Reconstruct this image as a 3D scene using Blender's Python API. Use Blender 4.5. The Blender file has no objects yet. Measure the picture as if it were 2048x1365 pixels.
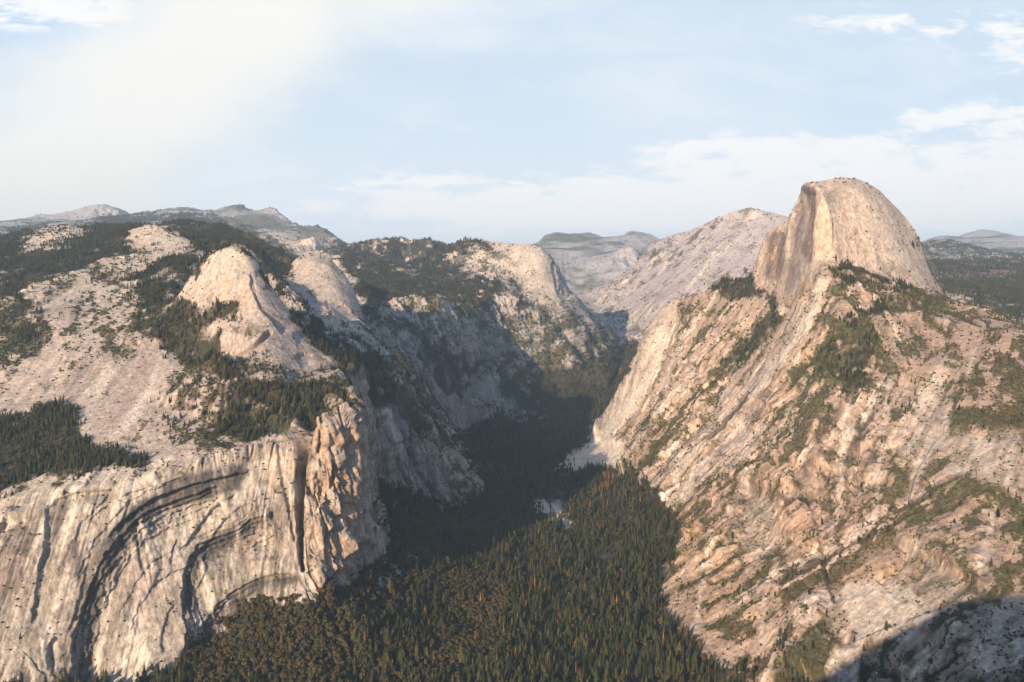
import bpy, math, random, time
import numpy as np
T0 = time.time()
rng = np.random.default_rng(7); random.seed(7)
F = 1585.0; PITCH = math.radians(4.25)
CP, SP = math.cos(PITCH), math.sin(PITCH)
ZOFF = 1030.0                      # the valley floor lies near z = 0

# ---------------------------------------------------------------- survey points (kilometres, eye = origin)
def p(px, py, Y):                  # a landmark seen at (px, py), standing Y km ahead
    u = (px-1024)/F; v = (682.5-py)/F
    t = Y/(CP+v*SP)
    return (u*t, Y, (-SP+v*CP)*t)
def q(px, py, z):                  # a landmark seen at (px, py), at altitude z
    u = (px-1024)/F; v = (682.5-py)/F
    t = z/(-SP+v*CP)
    return (u*t, (CP+v*SP)*t, z)
def w(x, y, z): return (x, y, z)
LINES = []
def L(*pts, back=()):
    LINES.append(list(pts))
    for dY, dz in back:
        o = []
        for x, y, z in pts:
            r = math.hypot(x, y); k = (r+dY)/r
            o.append((x*k, y*k, z+dz))
        LINES.append(o)

# valley floor
L(w(-1.5,.9,-1.03), w(.4,.9,-1.03)); L(w(-1.3,1.4,-1.03), w(.5,1.4,-1.03), w(1.2,.9,-1.0))
L(q(440,1365,-.96), q(700,1365,-1.01), q(1000,1365,-1.03), q(1300,1365,-1.03), q(1560,1385,-1.0))
L(q(700,1250,-.92), q(900,1250,-1.01), q(1100,1250,-1.03), q(1300,1240,-1.01))
L(q(800,1110,-.885), q(900,1120,-.97), q(1050,1120,-1.02), q(1200,1120,-1.02), q(1330,1115,-.98))
L(q(870,1050,-.93), q(1000,1050,-1.02), q(1150,1050,-1.02), q(1260,1050,-.98))
L(q(980,1000,-1.0), q(1060,1005,-1.01), q(1180,1000,-1.0)); L(q(975,930,-1.0), q(1040,930,-1.0), q(1130,930,-.98))
L(q(950,880,-.98), q(1060,870,-.98), q(1170,865,-.97))
L(q(1020,1020,-1.01), q(1010,930,-1.0), p(1060,860,5.1), p(1115,800,5.75), p(1175,758,6.15), p(1228,715,6.8), p(1245,690,7.2), p(1215,650,8.4), p(1200,628,9.2), p(1170,590,10.6))
# foot and body of the right-hand massif
L(w(1.3,1.0,-1.0), w(.9,1.4,-1.0), q(1640,1365,-.96), q(1560,1345,-.97), q(1450,1330,-.98), q(1410,1290,-.98), q(1330,1230,-.99), q(1310,1180,-.99),
  q(1370,1100,-.95), q(1340,1040,-.92), q(1300,985,-.93), q(1230,930,-.95), q(1205,885,-.96))
L(p(1355,598,4.55), p(1325,635,4.5), p(1290,690,4.5), p(1255,760,4.55), p(1225,815,4.65), q(1205,868,-.95), back=((.12,-.08),))
L(w(.80,5.35,-.93), w(.76,6.0,-.81), w(.86,6.7,-.69), w(1.2,7.4,-.58)); L(w(1.15,5.3,-.35), w(1.35,5.7,-.30), w(1.9,6.2,-.25)); L(w(1.7,5.0,-.12), w(2.3,5.4,0.0), w(2.8,6.2,.1))
L(p(1355,598,4.55), p(1380,602,4.4), p(1420,600,4.3), p(1450,575,4.25), p(1500,555,4.1), p(1510,550,3.95), back=((.2,-.07),))
L(p(1572,614,3.53), p(1530,655,3.6), p(1490,725,3.65), p(1440,795,3.6), p(1380,875,3.5), p(1322,960,3.4), q(1300,985,-.93))
L(p(1440,610,4.1), p(1400,680,4.05), p(1350,760,4.1), p(1300,840,4.2), p(1262,900,4.22))
L(p(1645,550,3.22), p(1625,620,3.15), p(1592,700,3.1), p(1545,800,3.0), p(1490,900,2.9), p(1430,1000,2.8))
L(p(1700,575,3.18), p(1680,680,2.95), p(1650,800,2.75), p(1600,950,2.55), p(1540,1080,2.4), p(1470,1200,2.22))
L(p(1860,610,3.22), p(1840,680,2.92), p(1810,800,2.62), p(1780,950,2.35), p(1730,1100,2.12), p(1690,1200,1.98), p(1650,1300,1.89), q(1640,1365,-.96))
L(p(2048,664,2.83), p(2030,760,2.52), p(2010,900,2.2), p(1980,1050,1.95), p(1960,1190,1.76), p(1930,1365,1.6), w(.95,1.3,-.98))
L(p(2250,720,2.68), p(2250,900,2.1), p(2250,1200,1.6), p(2250,1420,1.35)); L(p(2700,760,2.6), p(2700,900,2.0), p(2700,1200,1.5), p(2700,1500,1.2))
L(p(1885,602,3.3), p(1950,622,3.15), p(2048,658,2.87), p(2250,710,2.72), p(2700,750,2.65), back=((.22,-.05),(.8,-.4)))
L(p(1560,700,3.4), p(1610,640,3.25)); L(p(1750,620,3.08), p(1820,625,3.12), p(1900,640,3.0))
# the great split dome
L(p(1603,364,3.70), p(1620,368,3.52), p(1641,372,3.36))
L(p(1643,372,3.36), p(1657,420,3.33), p(1668,480,3.30), p(1668,526,3.26))
L(p(1628,364,3.62), p(1648,361,3.62), p(1664,356,3.63), p(1685,352,3.64), p(1711,355,3.66), p(1737,366,3.70), p(1753,377,3.71), back=((.16,-.07),(.45,-.32)))
L(p(1753,374,3.71), p(1766,387,3.71), p(1783,402,3.71), p(1793,415,3.71), p(1812,433,3.70), p(1825,449,3.69), p(1836,470,3.68), p(1850,499,3.65), p(1863,544,3.60), p(1878,573,3.55), p(1890,600,3.5), back=((.12,-.10),(.35,-.30)))
L(p(1668,528,3.26), p(1700,532,3.29), p(1760,545,3.31), p(1830,582,3.34), p(1880,602,3.38))
L(p(1690,460,3.35), p(1740,468,3.37), p(1790,485,3.44), p(1832,510,3.54))
L(p(1680,395,3.42), p(1730,395,3.47), p(1775,415,3.56), p(1800,440,3.62))
L(p(1680,368,3.50), p(1722,370,3.56)); L(p(1700,360,3.58), p(1730,368,3.63))
L(p(1603,364,3.72), p(1592,400,3.76), p(1577,440,3.80), p(1560,448,3.86), p(1535,456,3.95), p(1520,480,3.98), p(1508,545,3.99), back=((.12,-.10),(.4,-.42)))
L(p(1511,556,3.92), p(1530,580,3.80), p(1550,598,3.67), p(1572,612,3.53), p(1605,592,3.40), p(1640,548,3.26))
L(p(1625,480,3.38), p(1600,480,3.52), p(1570,490,3.72)); L(p(1630,540,3.32), p(1600,550,3.45), p(1565,560,3.64))
# the arched wall and the pillar
L(q(-250,1430,-.96), q(0,1400,-.95), q(150,1362,-.95), q(350,1345,-.94), q(385,1280,-.91), q(430,1240,-.88), q(500,1212,-.86), q(620,1215,-.86), q(650,1200,-.86),
  q(720,1140,-.86), q(768,1092,-.86), q(750,1050,-.84), q(742,965,-.75), q(800,985,-.83), q(900,1022,-.95), q(958,992,-.97))
L(p(-250,1010,2.08), p(0,1000,2.07), p(120,975,2.07), p(260,958,2.10), p(400,922,2.18), p(480,905,2.24), p(560,888,2.30), p(592,872,2.34))
L(p(616,852,2.27), p(650,838,2.29), p(690,818,2.33), p(713,808,2.37))
L(p(714,810,2.38), p(725,880,2.39), p(733,950,2.41), p(741,1030,2.46), p(762,1085,2.54))
L(p(612,950,2.23), p(640,1000,2.19), p(690,1000,2.26), p(722,1000,2.38)); L(p(640,1120,2.13), p(690,1110,2.23), p(730,1100,2.38))
L(p(560,790,2.46), p(650,765,2.52), p(712,785,2.5)); L(p(735,800,3.02), p(745,880,2.97), p(745,940,2.93))
L(p(700,715,2.86), p(760,745,3.14), p(800,830,3.16), p(850,920,3.2), p(895,1003,3.25))
L(p(780,700,3.35), p(830,800,3.4), p(880,900,3.45), p(940,975,3.50))
# ridge that comes down from the second dome
L(p(736,668,3.92), p(765,700,3.82), p(800,745,3.76), p(862,832,3.78), p(905,900,3.80), p(945,955,3.72), q(962,992,-.98), back=((.14,-.10),(.4,-.30)))
# slabs on the left
L(p(400,492,4.0), p(300,502,3.85), p(240,517,3.72), p(150,550,3.48), p(60,577,3.25), p(20,620,3.1), p(-200,700,2.9), back=((.14,-.06),))
L(p(80,620,3.05), p(170,600,3.22), p(270,570,3.42)); L(p(-200,780,2.7), p(60,720,2.75), p(200,700,2.8), p(330,690,2.86), p(420,740,2.72), p(490,715,2.62))
L(p(-200,860,2.45), p(0,810,2.5), p(150,800,2.53), p(300,800,2.52), p(430,850,2.40), p(500,840,2.42))
L(p(-200,940,2.25), p(50,935,2.22), p(190,888,2.28), p(330,895,2.26), p(440,890,2.25))
L(p(280,640,3.05), p(340,580,3.28), p(372,520,3.7)); L(p(520,805,2.48), p(600,805,2.48), p(640,765,2.58), p(690,735,2.75))
# first dome
L(p(368,590,3.0), p(376,560,3.04), p(392,530,3.06), p(412,508,3.05), p(436,493,3.03), p(460,489,3.0), p(482,492,2.99), p(502,505,2.98), p(522,532,2.95),
  p(545,575,2.92), p(570,610,2.9), p(600,650,2.88), p(635,690,2.86), p(668,712,2.84), back=((.1,-.05),(.32,-.2)))
L(p(415,515,2.99), p(440,502,2.97), p(465,498,2.95), p(485,503,2.93), p(500,518,2.91)); L(p(400,560,2.95), p(440,545,2.90), p(480,545,2.87), p(505,550,2.87))
L(p(382,600,2.93), p(430,595,2.86), p(480,590,2.81), p(515,600,2.79)); L(p(400,642,2.85), p(440,638,2.79), p(480,636,2.75), p(525,632,2.75))
L(p(500,520,2.92), p(512,570,2.83), p(520,610,2.78), p(545,655,2.73), p(560,690,2.70)); L(p(415,665,2.72), p(470,668,2.67), p(530,668,2.68))
L(p(430,700,2.66), p(500,712,2.60), p(560,715,2.63), p(620,735,2.72)); L(p(500,750,2.54), p(560,755,2.57), p(600,758,2.64))
# second dome
L(p(566,548,4.08), p(577,530,4.15), p(600,510,4.2), p(630,502,4.24), p(655,511,4.25), p(685,540,4.21), p(708,575,4.16), p(721,608,4.1), p(728,640,4.03), p(736,668,3.92), back=((.14,-.08),(.45,-.36)))
L(p(595,535,4.08), p(630,520,4.12), p(665,535,4.12)); L(p(590,570,3.98), p(630,570,3.98), p(675,575,4.0), p(700,600,4.02)); L(p(600,610,3.85), p(645,610,3.84), p(695,630,3.9))
L(p(640,660,3.62), p(690,672,3.68), p(725,690,3.75)); L(p(600,650,3.6), p(640,700,3.3), p(680,710,3.2))
L(p(535,540,3.8), p(560,575,3.75), p(590,625,3.6)); L(p(360,510,4.1), p(450,475,4.3), p(540,505,4.35)); 
# wooded ridge on the left
L(p(-250,480,5), p(0,478,5.0), p(60,463,5.2), p(130,448,5.3), p(200,454,5.4), p(300,449,5.4), p(360,441,5.5), p(430,450,5.3), p(500,476,5.0), p(555,503,4.8), p(590,524,4.6), back=((.4,-.1),(1.1,-.6)))
L(p(250,470,4.35), p(275,457,4.4), p(300,449,4.42), p(330,450,4.42), p(350,462,4.38), p(375,478,4.3), back=((.12,-.04),)); L(p(30,490,4.5), p(100,465,4.7), p(150,452,4.8))
L(p(-250,560,3.6), p(-50,560,3.7), p(0,540,3.9), p(100,520,4.0), p(200,495,4.15)); L(p(-250,650,3.1), p(0,640,3.25))
# side valley, far wall and plateau
L(p(590,530,4.9), p(700,545,5.2), p(740,640,4.7), p(752,670,4.6)); L(p(752,612,5.1), p(780,598,5.2), p(820,594,5.25), p(880,610,5.3), p(950,642,5.75), p(985,655,5.95))
L(p(780,665,4.85), p(850,700,5.0), p(930,722,5.3)); L(p(820,750,4.7), p(900,805,5.0), p(960,800,5.35)); L(p(985,740,5.82), p(1030,780,5.72), p(1065,820,5.6))
L(p(955,655,5.85), p(958,720,5.7), p(948,790,5.4)); L(p(1000,720,5.97), p(1035,728,6.0))
L(q(962,992,-.98), q(950,918,-.97), q(905,865,-.95), q(1000,834,-.95), q(1085,832,-.94), q(1062,775,-.76), q(1052,735,-.655), q(1120,742,-.68), q(1190,736,-.66), q(1235,692,-.55))
L(p(600,520,6.6), p(700,520,6.6), p(800,530,6.8), p(900,540,6.9)); L(p(730,560,5.8), p(850,570,5.95), p(950,600,5.95))
L(p(660,497,8.0), p(700,490,8.1), p(740,481,8.3), p(800,473,8.5), p(826,484,8.4), p(850,488,8.4), p(868,481,8.8), p(885,492,8.5), back=((.5,-.2),(1.5,-.5)))
# the far sunlit cliff
L(p(860,512,7.1), p(890,492,7.2), p(930,477,7.3), p(975,480,7.2), p(1010,486,7.05), p(1060,485,6.95), p(1085,492,6.9), p(1108,520,6.9), p(1125,552,6.85), back=((.3,-.12),(.9,-.6)))
L(p(1000,502,6.85), p(1030,560,6.6), p(1065,605,6.45), p(1100,622,6.42), p(1128,618,6.5)); L(p(1040,500,6.85), p(1075,510,6.8), p(1100,530,6.78)); L(p(940,550,6.5), p(990,600,6.25), p(1050,622,6.32), p(1110,645,6.38))
L(p(1000,662,6.12), p(1080,682,6.22), p(1130,690,6.28)); L(p(1125,552,6.85), p(1150,588,6.95), p(1187,640,7.1), p(1225,686,7.5), back=((.2,-.12),(.6,-.28)))
L(p(1080,712,6.12), p(1140,716,6.18)); L(p(960,520,6.9), p(985,560,6.5))
# the long granite slope beyond
L(p(1300,490,10), p(1345,470,9.4), p(1390,456,9.0), p(1440,431,8.6), p(1470,421,8.4), p(1500,411,8.3), p(1522,418,8.2), p(1545,424,8.1), p(1575,430,7.9), p(1660,470,7.2), back=((.5,-.3),(1.6,-.8)))
L(p(1400,480,8.6), p(1440,470,8.3), p(1500,460,7.9)); L(p(1160,568,11.4), p(1185,590,10.4), p(1220,612,9.4), p(1250,640,8.4), p(1290,668,7.7))
L(p(1250,596,9.2), p(1300,560,8.9), p(1350,522,8.8)); L(p(1290,620,8.0), p(1360,580,7.7), p(1450,520,7.7)); L(p(1350,640,7.1), p(1450,590,6.9))
L(p(1080,488,15), p(1105,470,15), p(1160,470,16), p(1210,478,15), p(1260,474,15), p(1300,480,14), back=((1,-.5),))
L(p(1245,472,19), p(1272,466,20), p(1300,474,19), back=((1,-.5),))
L(p(1070,500,13), p(1120,505,12.6), p(1200,515,12.6), p(1260,500,12)); L(p(1110,540,11.8), p(1150,555,11.6), p(1250,540,11.2))
# far ranges
L(p(-200,480,14), p(60,443,15), p(120,428,15), p(160,415,15), p(205,412,15), p(235,421,15), p(268,436,14.8), back=((1.5,-.6),))
L(p(262,440,13.2), p(300,425,13.2), p(330,431,13.2), p(345,422,13.2), p(385,419,13.2), p(430,431,13), p(448,421,12.6), p(462,417,12.5), p(482,416,12.5), p(490,427,12.5), p(505,428,12.4), p(520,430,12.4), p(534,425,12.3), p(548,426,12.3), p(556,438,12.2),
  p(575,450,12), p(610,462,11.5), p(628,463,11.3), p(665,480,10.6), back=((1.2,-.6),))
L(p(480,455,11.5), p(560,475,10.2), p(620,485,9.5)); L(p(500,490,8), p(600,505,8.0), p(660,500,8.0))
L(p(1895,612,5.0), p(2048,642,4.6), p(2500,660,4.4)); L(p(1800,560,6.5), p(1900,565,6.4), p(2048,565,6.2), p(2500,560,6.2))
L(p(1780,520,8), p(1860,524,8), p(1930,531,8), p(1990,523,7.8), p(2048,518,7.6), p(2400,512,7.6), back=((.5,-.25),))
L(p(1780,488,11), p(1840,489,11), p(1900,486,11.5), p(1950,496,11.5), p(2010,517,11), p(2300,505,11), back=((.6,-.35),))
L(p(1780,492,20), p(1840,487,20), p(1885,474,20), p(1925,472,20), p(1968,461,21), p(1990,466,20.5), p(2015,472,20), p(2048,478,19), p(2150,468,19), p(2400,470,19), back=((2,-.6),))
L(p(1990,492,16), p(2060,488,16), p(2300,490,16))
L(*[w(31*math.sin(a), 31*math.cos(a), -.35) for a in np.linspace(-.8,.8,40)])

# ---------------------------------------------------------------- height field on a (bearing, log distance) grid
AZ0, AZ1, DA = -0.80, 0.80, 0.0018
R0, R1 = math.log(.85), math.log(34)
NA = int((AZ1-AZ0)/DA)+1; NR = int((R1-R0)/DA)+1
cx, cy, cz = [], [], []
for ln in LINES:
    for a, b in zip(ln[:-1], ln[1:]):
        a = np.array(a); b = np.array(b)
        ga = np.array([math.atan2(a[0],a[1]), math.log(math.hypot(a[0],a[1]))]); gb = np.array([math.atan2(b[0],b[1]), math.log(math.hypot(b[0],b[1]))])
        n = max(2, int(np.abs(ga-gb).max()/DA*1.3))
        t = np.linspace(0, 1, n)[:,None]
        P = a*(1-t)+b*t
        cx.append(np.arctan2(P[:,0],P[:,1])); cy.append(np.log(np.hypot(P[:,0],P[:,1]))); cz.append(P[:,2])
cx = np.concatenate(cx); cy = np.concatenate(cy); cz = np.concatenate(cz)
ok = (cx>AZ0)&(cx<AZ1)&(cy>R0)&(cy<R1); cx, cy, cz = cx[ok], cy[ok], cz[ok]
def resize(A, n, m):
    y = np.linspace(0, A.shape[0]-1, n); x = np.linspace(0, A.shape[1]-1, m)
    y0 = np.minimum(y.astype(int), A.shape[0]-2); x0 = np.minimum(x.astype(int), A.shape[1]-2)
    fy = (y-y0)[:,None]; fx = (x-x0)[None,:]
    A0 = A[y0]; A1 = A[y0+1]
    return (A0[:,x0]*(1-fx)+A0[:,x0+1]*fx)*(1-fy)+(A1[:,x0]*(1-fx)+A1[:,x0+1]*fx)*fy
H = None
TEN = .35
for lev in range(7, -1, -1):
    s = 2**lev; n, m = NR//s+1, NA//s+1
    iy = np.clip(np.round((cy-R0)/(R1-R0)*(n-1)).astype(int),0,n-1); ix = np.clip(np.round((cx-AZ0)/(AZ1-AZ0)*(m-1)).astype(int),0,m-1)
    k = iy*m+ix
    S = np.bincount(k, cz, n*m); C_ = np.bincount(k, minlength=n*m)
    fix = (C_>0).reshape(n,m); val = (S/np.maximum(C_,1)).reshape(n,m)
    H = np.full((n,m), cz.mean()) if H is None else resize(H, n, m)
    H[fix] = val[fix]
    for it in range(600 if lev > 3 else 250 if lev > 1 else 120 if lev > 0 else 30):
        Pd = np.pad(H, 2, mode='edge')
        N4 = Pd[1:-3,2:-2]+Pd[3:-1,2:-2]+Pd[2:-2,1:-3]+Pd[2:-2,3:-1]
        Hn = N4*.25
        if lev >= 1:
            D4 = Pd[1:-3,1:-3]+Pd[3:-1,3:-1]+Pd[3:-1,1:-3]+Pd[1:-3,3:-1]; F4 = Pd[:-4,2:-2]+Pd[4:,2:-2]+Pd[2:-2,:-4]+Pd[2:-2,4:]
            Bi = (8*N4-2*D4-F4)/20
            Hn = TEN*Hn+(1-TEN)*(H+.55*(Bi-H))
        Hn[fix] = val[fix]; H = Hn
def blur(A, s, ax):
    r = int(3*s+1); kx = np.exp(-.5*(np.arange(-r,r+1)/s)**2); kx /= kx.sum()
    P = np.pad(A, [(r,r) if i==ax else (0,0) for i in range(A.ndim)], mode='edge'); out = np.zeros_like(A)
    for i, kk in enumerate(kx):
        out += kk*(P[i:i+A.shape[0]] if ax==0 else P[:,i:i+A.shape[1]])
    return out
H = blur(blur(H, 1.6, 0), 1.6, 1)
NR, NA = H.shape
AZ = np.linspace(AZ0, AZ1, NA); LR = np.linspace(R0, R1, NR)
print('height field', H.shape, H.min(), H.max(), round(time.time()-T0,1))
# ---------------------------------------------------------------- noise
_P = np.random.default_rng(3).permutation(256).astype(np.int32); _P = np.concatenate([_P,_P,_P])
_G = np.random.default_rng(4).normal(size=(256,3)).astype(np.float32); _G /= np.linalg.norm(_G,axis=1)[:,None]
_GX, _GY, _GZ = [np.ascontiguousarray(_G[:,k]) for k in range(3)]
from concurrent.futures import ThreadPoolExecutor
_EX = ThreadPoolExecutor(4)
def _perlin(x, y, z):
    fx = np.floor(x); fy = np.floor(y); fz_ = np.floor(z)
    xf = x-fx; yf = y-fy; zf = z-fz_
    xi = fx.astype(np.int32)&255; yi = fy.astype(np.int32)&255; zi = fz_.astype(np.int32)&255
    u = xf*xf*(3-2*xf); v = yf*yf*(3-2*yf); ww = zf*zf*(3-2*zf)
    px0 = _P[zi]; px1 = _P[(zi+1)]
    p00 = _P[px0+yi]; p01 = _P[px0+yi+1]; p10 = _P[px1+yi]; p11 = _P[px1+yi+1]
    def g(pp, i, j, k):
        h = _P[pp+xi+i]
        return _GX[h]*(xf-i)+_GY[h]*(yf-j)+_GZ[h]*(zf-k)
    def lx(pp, j, k):
        a = g(pp,0,j,k); return a+u*(g(pp,1,j,k)-a)
    a = lx(p00,0,0); a = a+v*(lx(p01,1,0)-a); b = lx(p10,0,1); b = b+v*(lx(p11,1,1)-b)
    return (a+ww*(b-a))*np.float32(1.5)
def perlin(x, y, z):
    x, y, z = [np.asarray(a, np.float32) for a in (x, y, z)]
    x, y, z = np.broadcast_arrays(x, y, z); sh = x.shape
    x, y, z = x.ravel(), y.ravel(), z.ravel(); n = len(x)
    if n < 40000: return _perlin(x, y, z).reshape(sh)
    out = np.empty(n, np.float32); st = 32768
    def job(i): out[i:i+st] = _perlin(x[i:i+st], y[i:i+st], z[i:i+st])
    list(_EX.map(job, range(0, n, st)))
    return out.reshape(sh)
def fbm(x, y, z, o=4, lac=2.03, g=.5):
    s = 0; a = 1; t = 0
    for i in range(o):
        s = s+a*perlin(x+7.3*i, y-3.1*i, z+1.7*i); t += a; a *= g; x = x*lac; y = y*lac; z = z*lac
    return s/t
def sstep(a, b, x): t = np.clip((x-a)/(b-a),0,1); return t*t*(3-2*t)

# ---------------------------------------------------------------- maps of what grows and breaks where, drawn over the survey
MW, MH = 1400, 800                    # the survey sheet: 2 px cells, px -376..2424, py 0..1600
def cell(px, py): return (np.asarray(px)+376)/2, np.asarray(py)/2
def fill(A, val, pts, mode='set'):
    X_, Y_ = cell([a for a,b in pts], [b for a,b in pts])
    x0, x1 = int(max(X_.min(),0)), int(min(X_.max()+1, MW-1)); y0, y1 = int(max(Y_.min(),0)), int(min(Y_.max()+1, MH-1))
    gx, gy = np.meshgrid(np.arange(x0,x1+1)+.5, np.arange(y0,y1+1)+.5)
    ins = np.zeros(gx.shape, bool)
    for i in range(len(X_)):
        xa, ya, xb, yb = X_[i-1], Y_[i-1], X_[i], Y_[i]
        if ya == yb: continue
        c = ((ya > gy) != (yb > gy)) & (gx < (xb-xa)*(gy-ya)/(yb-ya)+xa)
        ins ^= c
    S = A[y0:y1+1, x0:x1+1]
    S[ins] = val if mode == 'set' else S[ins]+val
def smooth(A, s): return blur(blur(A, s, 0), s, 1)
def look(A, px, py):
    x, y = cell(px, py)
    x = np.clip(x-.5, 0, MW-1.001); y = np.clip(y-.5, 0, MH-1.001)
    xi = x.astype(int); yi = y.astype(int); fx = x-xi; fy = y-yi
    return (A[yi,xi]*(1-fx)+A[yi,xi+1]*fx)*(1-fy)+(A[yi+1,xi]*(1-fx)+A[yi+1,xi+1]*fx)*fy
def seglines(px, py, pts, reach):
    """signed side and distance (px) to a polyline, and the position along it"""
    best = np.full(px.shape, 1e9, np.float32); side = np.zeros(px.shape, np.float32); tt = np.zeros(px.shape, np.float32)
    n = len(pts)-1
    for i in range(n):
        (ax, ay), (bx, by) = pts[i], pts[i+1]
        dx, dy = bx-ax, by-ay; l2 = dx*dx+dy*dy
        t = np.clip(((px-ax)*dx+(py-ay)*dy)/l2, 0, 1)
        ex = px-ax-t*dx; ey = py-ay-t*dy; d = np.sqrt(ex*ex+ey*ey)
        m = d < best
        best = np.where(m, d, best); side = np.where(m, np.sign(dx*ey-dy*ex), side); tt = np.where(m, (i+t)/n, tt)
    return best, side, tt

FOR = np.zeros((MH, MW), np.float32)      # conifers
BR = np.full((MH, MW), .22, np.float32)   # low scrub
BARE = np.zeros((MH, MW), np.float32)     # clean granite
def forest(v, *pts): fill(FOR, v, pts)
def brush(v, *pts): fill(BR, v, pts)
def bare(v, *pts): fill(BARE, v, pts)
# left ridge
forest(.95,(-376,470),(0,470),(60,455),(130,440),(350,430),(440,440),(560,492),(600,520),(565,560),(575,600),(650,660),(735,680),(735,720),(700,740),(640,720),(560,600),(520,520),(470,485),(420,500),(380,550),(365,590),(400,620),(470,615),(497,640),(440,650),(395,655),(425,675),(440,700),(470,730),(455,760),(420,745),(370,735),(350,700),(300,690),(265,600),(290,560),(280,520),(330,510),(395,490),(340,488),(230,512),(140,548),(60,570),(20,600),(-20,640),(-376,740))
forest(.15,(30,492),(100,455),(150,440),(210,447),(150,480),(100,500),(40,500))
forest(.12,(255,470),(285,448),(320,443),(345,455),(370,480),(395,492),(330,505),(290,500),(260,490))
forest(.10,(200,530),(290,498),(395,492),(370,510),(320,525),(250,545),(150,575),(120,570))
forest(.75,(265,560),(360,520),(380,545),(360,590),(380,625),(330,690),(290,690),(275,640))
forest(.35,(180,540),(270,535),(280,600),(200,590))
forest(.55,(-376,560),(0,560),(70,600),(95,650),(85,720),(0,690),(-376,820))
forest(.95,(-376,850),(0,835),(60,830),(118,790),(150,830),(180,880),(240,885),(290,900),(270,915),(190,935),(120,950),(0,990),(-376,1030))
forest(.8,(440,770),(500,700),(540,735),(600,750),(640,735),(700,790),(690,800),(640,820),(600,860),(560,880),(480,890),(430,880),(400,840),(440,820))
forest(.25,(540,690),(600,750),(560,775),(500,760))
forest(.8,(700,700),(760,710),(850,830),(870,860),(830,870),(790,850),(730,800),(705,770),(650,715))
forest(.35,(640,640),(735,660),(735,700),(650,700))
forest(.25,(300,700),(440,740),(430,880),(330,900),(310,800),(370,790))
forest(.9,(742,965),(800,980),(905,1020),(960,992),(990,1000),(1010,1050),(800,1110),(768,1092),(745,1050))
# side valley and plateau
forest(.9,(640,500),(700,485),(760,475),(810,470),(850,485),(885,485),(930,475),(975,480),(1005,500),(1030,570),(1060,610),(1020,640),(1000,655),(950,640),(880,610),(820,594),(760,600),(750,660),(735,665),(722,600),(690,535))
forest(.2,(740,490),(760,488),(775,498),(740,500),(700,498)); forest(.2,(790,480),(815,475),(840,490),(820,495)); forest(.25,(900,520),(960,490),(1010,488),(1030,560),(1000,575),(940,555))
forest(.3,(800,520),(850,535),(840,550),(790,545)); forest(.35,(1010,570),(1070,612),(1110,640),(1010,650),(960,630))
forest(.35,(760,600),(880,605),(960,650),(900,700),(800,670)); forest(.75,(770,630),(900,700),(950,720),(940,800),(900,800),(850,740))
forest(.85,(1010,700),(1060,730),(1060,760),(1080,830),(1000,800),(980,740))
forest(0,(1005,735),(1045,725),(1065,760),(1055,790),(1035,780))
# valley floor
forest(1,(150,1350),(350,1345),(385,1280),(430,1240),(500,1212),(620,1215),(650,1200),(720,1140),(768,1092),(800,1060),(905,1022),(960,992),(950,918),(905,865),(1000,834),(1085,834),(1064,775),(1054,737),(1120,743),(1190,737),(1235,692),(1262,680),(1285,690),(1255,760),(1225,815),(1190,850),(1195,880),(1230,925),(1270,925),(1300,975),(1345,1010),(1385,1060),(1345,1110),(1310,1180),(1330,1230),(1410,1290),(1450,1330),(1560,1325),(1640,1372),(1700,1600),(-376,1600),(-376,1420),(100,1375))
forest(0,(1085,942),(1150,905),(1190,850),(1215,845),(1235,885),(1275,920),(1245,950),(1200,938),(1140,945))
forest(0,(1055,1012),(1085,1000),(1128,1010),(1150,1045),(1142,1068),(1118,1042),(1085,1024)); forest(.4,(755,1180),(800,1130),(840,1100),(850,1115),(800,1190),(770,1215))
forest(.5,(1225,700),(1250,720),(1240,750),(1205,755)); forest(.3,(1075,800),(1090,830),(1070,838))
# right massif
forest(.95,(1425,590),(1440,560),(1500,545),(1520,575),(1530,600),(1500,590),(1470,605)); forest(.8,(1520,640),(1560,615),(1575,620),(1560,660),(1530,700),(1490,720),(1480,690))
forest(.6,(1480,700),(1540,690),(1520,730),(1460,760),(1440,740)); forest(.85,(1500,548),(1515,560),(1560,610),(1540,625),(1515,600))
forest(.6,(1640,525),(1690,520),(1740,540),(1810,570),(1860,600),(1800,600),(1750,580),(1700,580),(1650,545)); forest(.7,(1590,750),(1640,710),(1690,640),(1745,650),(1750,720),(1740,770),(1690,785),(1640,760))
forest(.5,(1700,620),(1740,590),(1800,600),(1760,640),(1710,660)); forest(.5,(1440,1330),(1560,1300),(1640,1372),(1500,1380))
forest(.7,(1780,490),(1850,487),(1920,486),(2000,512),(2424,500),(2424,690),(2048,650),(1950,618),(1890,590),(1850,520))
brush(.62,(735,760),(760,600),(1000,640),(1130,620),(1240,690),(1200,745),(1100,760),(1085,830),(1000,830),(905,865),(950,915),(960,990),(900,1020),(745,960)); brush(.55,(700,700),(860,830),(960,990),(800,980),(740,880))
brush(.1,(1400,1600),(1380,1060),(1600,600),(1900,600),(2424,700),(2424,1600))
brush(.47,(1600,600),(1900,600),(2424,700),(2424,1600),(1700,1600),(1350,1160),(1400,1000),(1560,800))
brush(.75,(1660,540),(1740,560),(1900,600),(1870,640),(1750,630),(1690,600)); brush(.75,(1570,770),(1640,700),(1680,650),(1750,660),(1760,760),(1700,800),(1630,780))
brush(.85,(1930,760),(1990,720),(2100,700),(2424,720),(2424,900),(2048,890),(1990,870),(1900,850),(1940,800)); brush(.6,(1890,960),(2048,985),(2424,1000),(2424,1060),(2000,1050),(1900,1010)); brush(.6,(1940,1120),(2424,1100),(2424,1170),(1980,1180))
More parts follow.
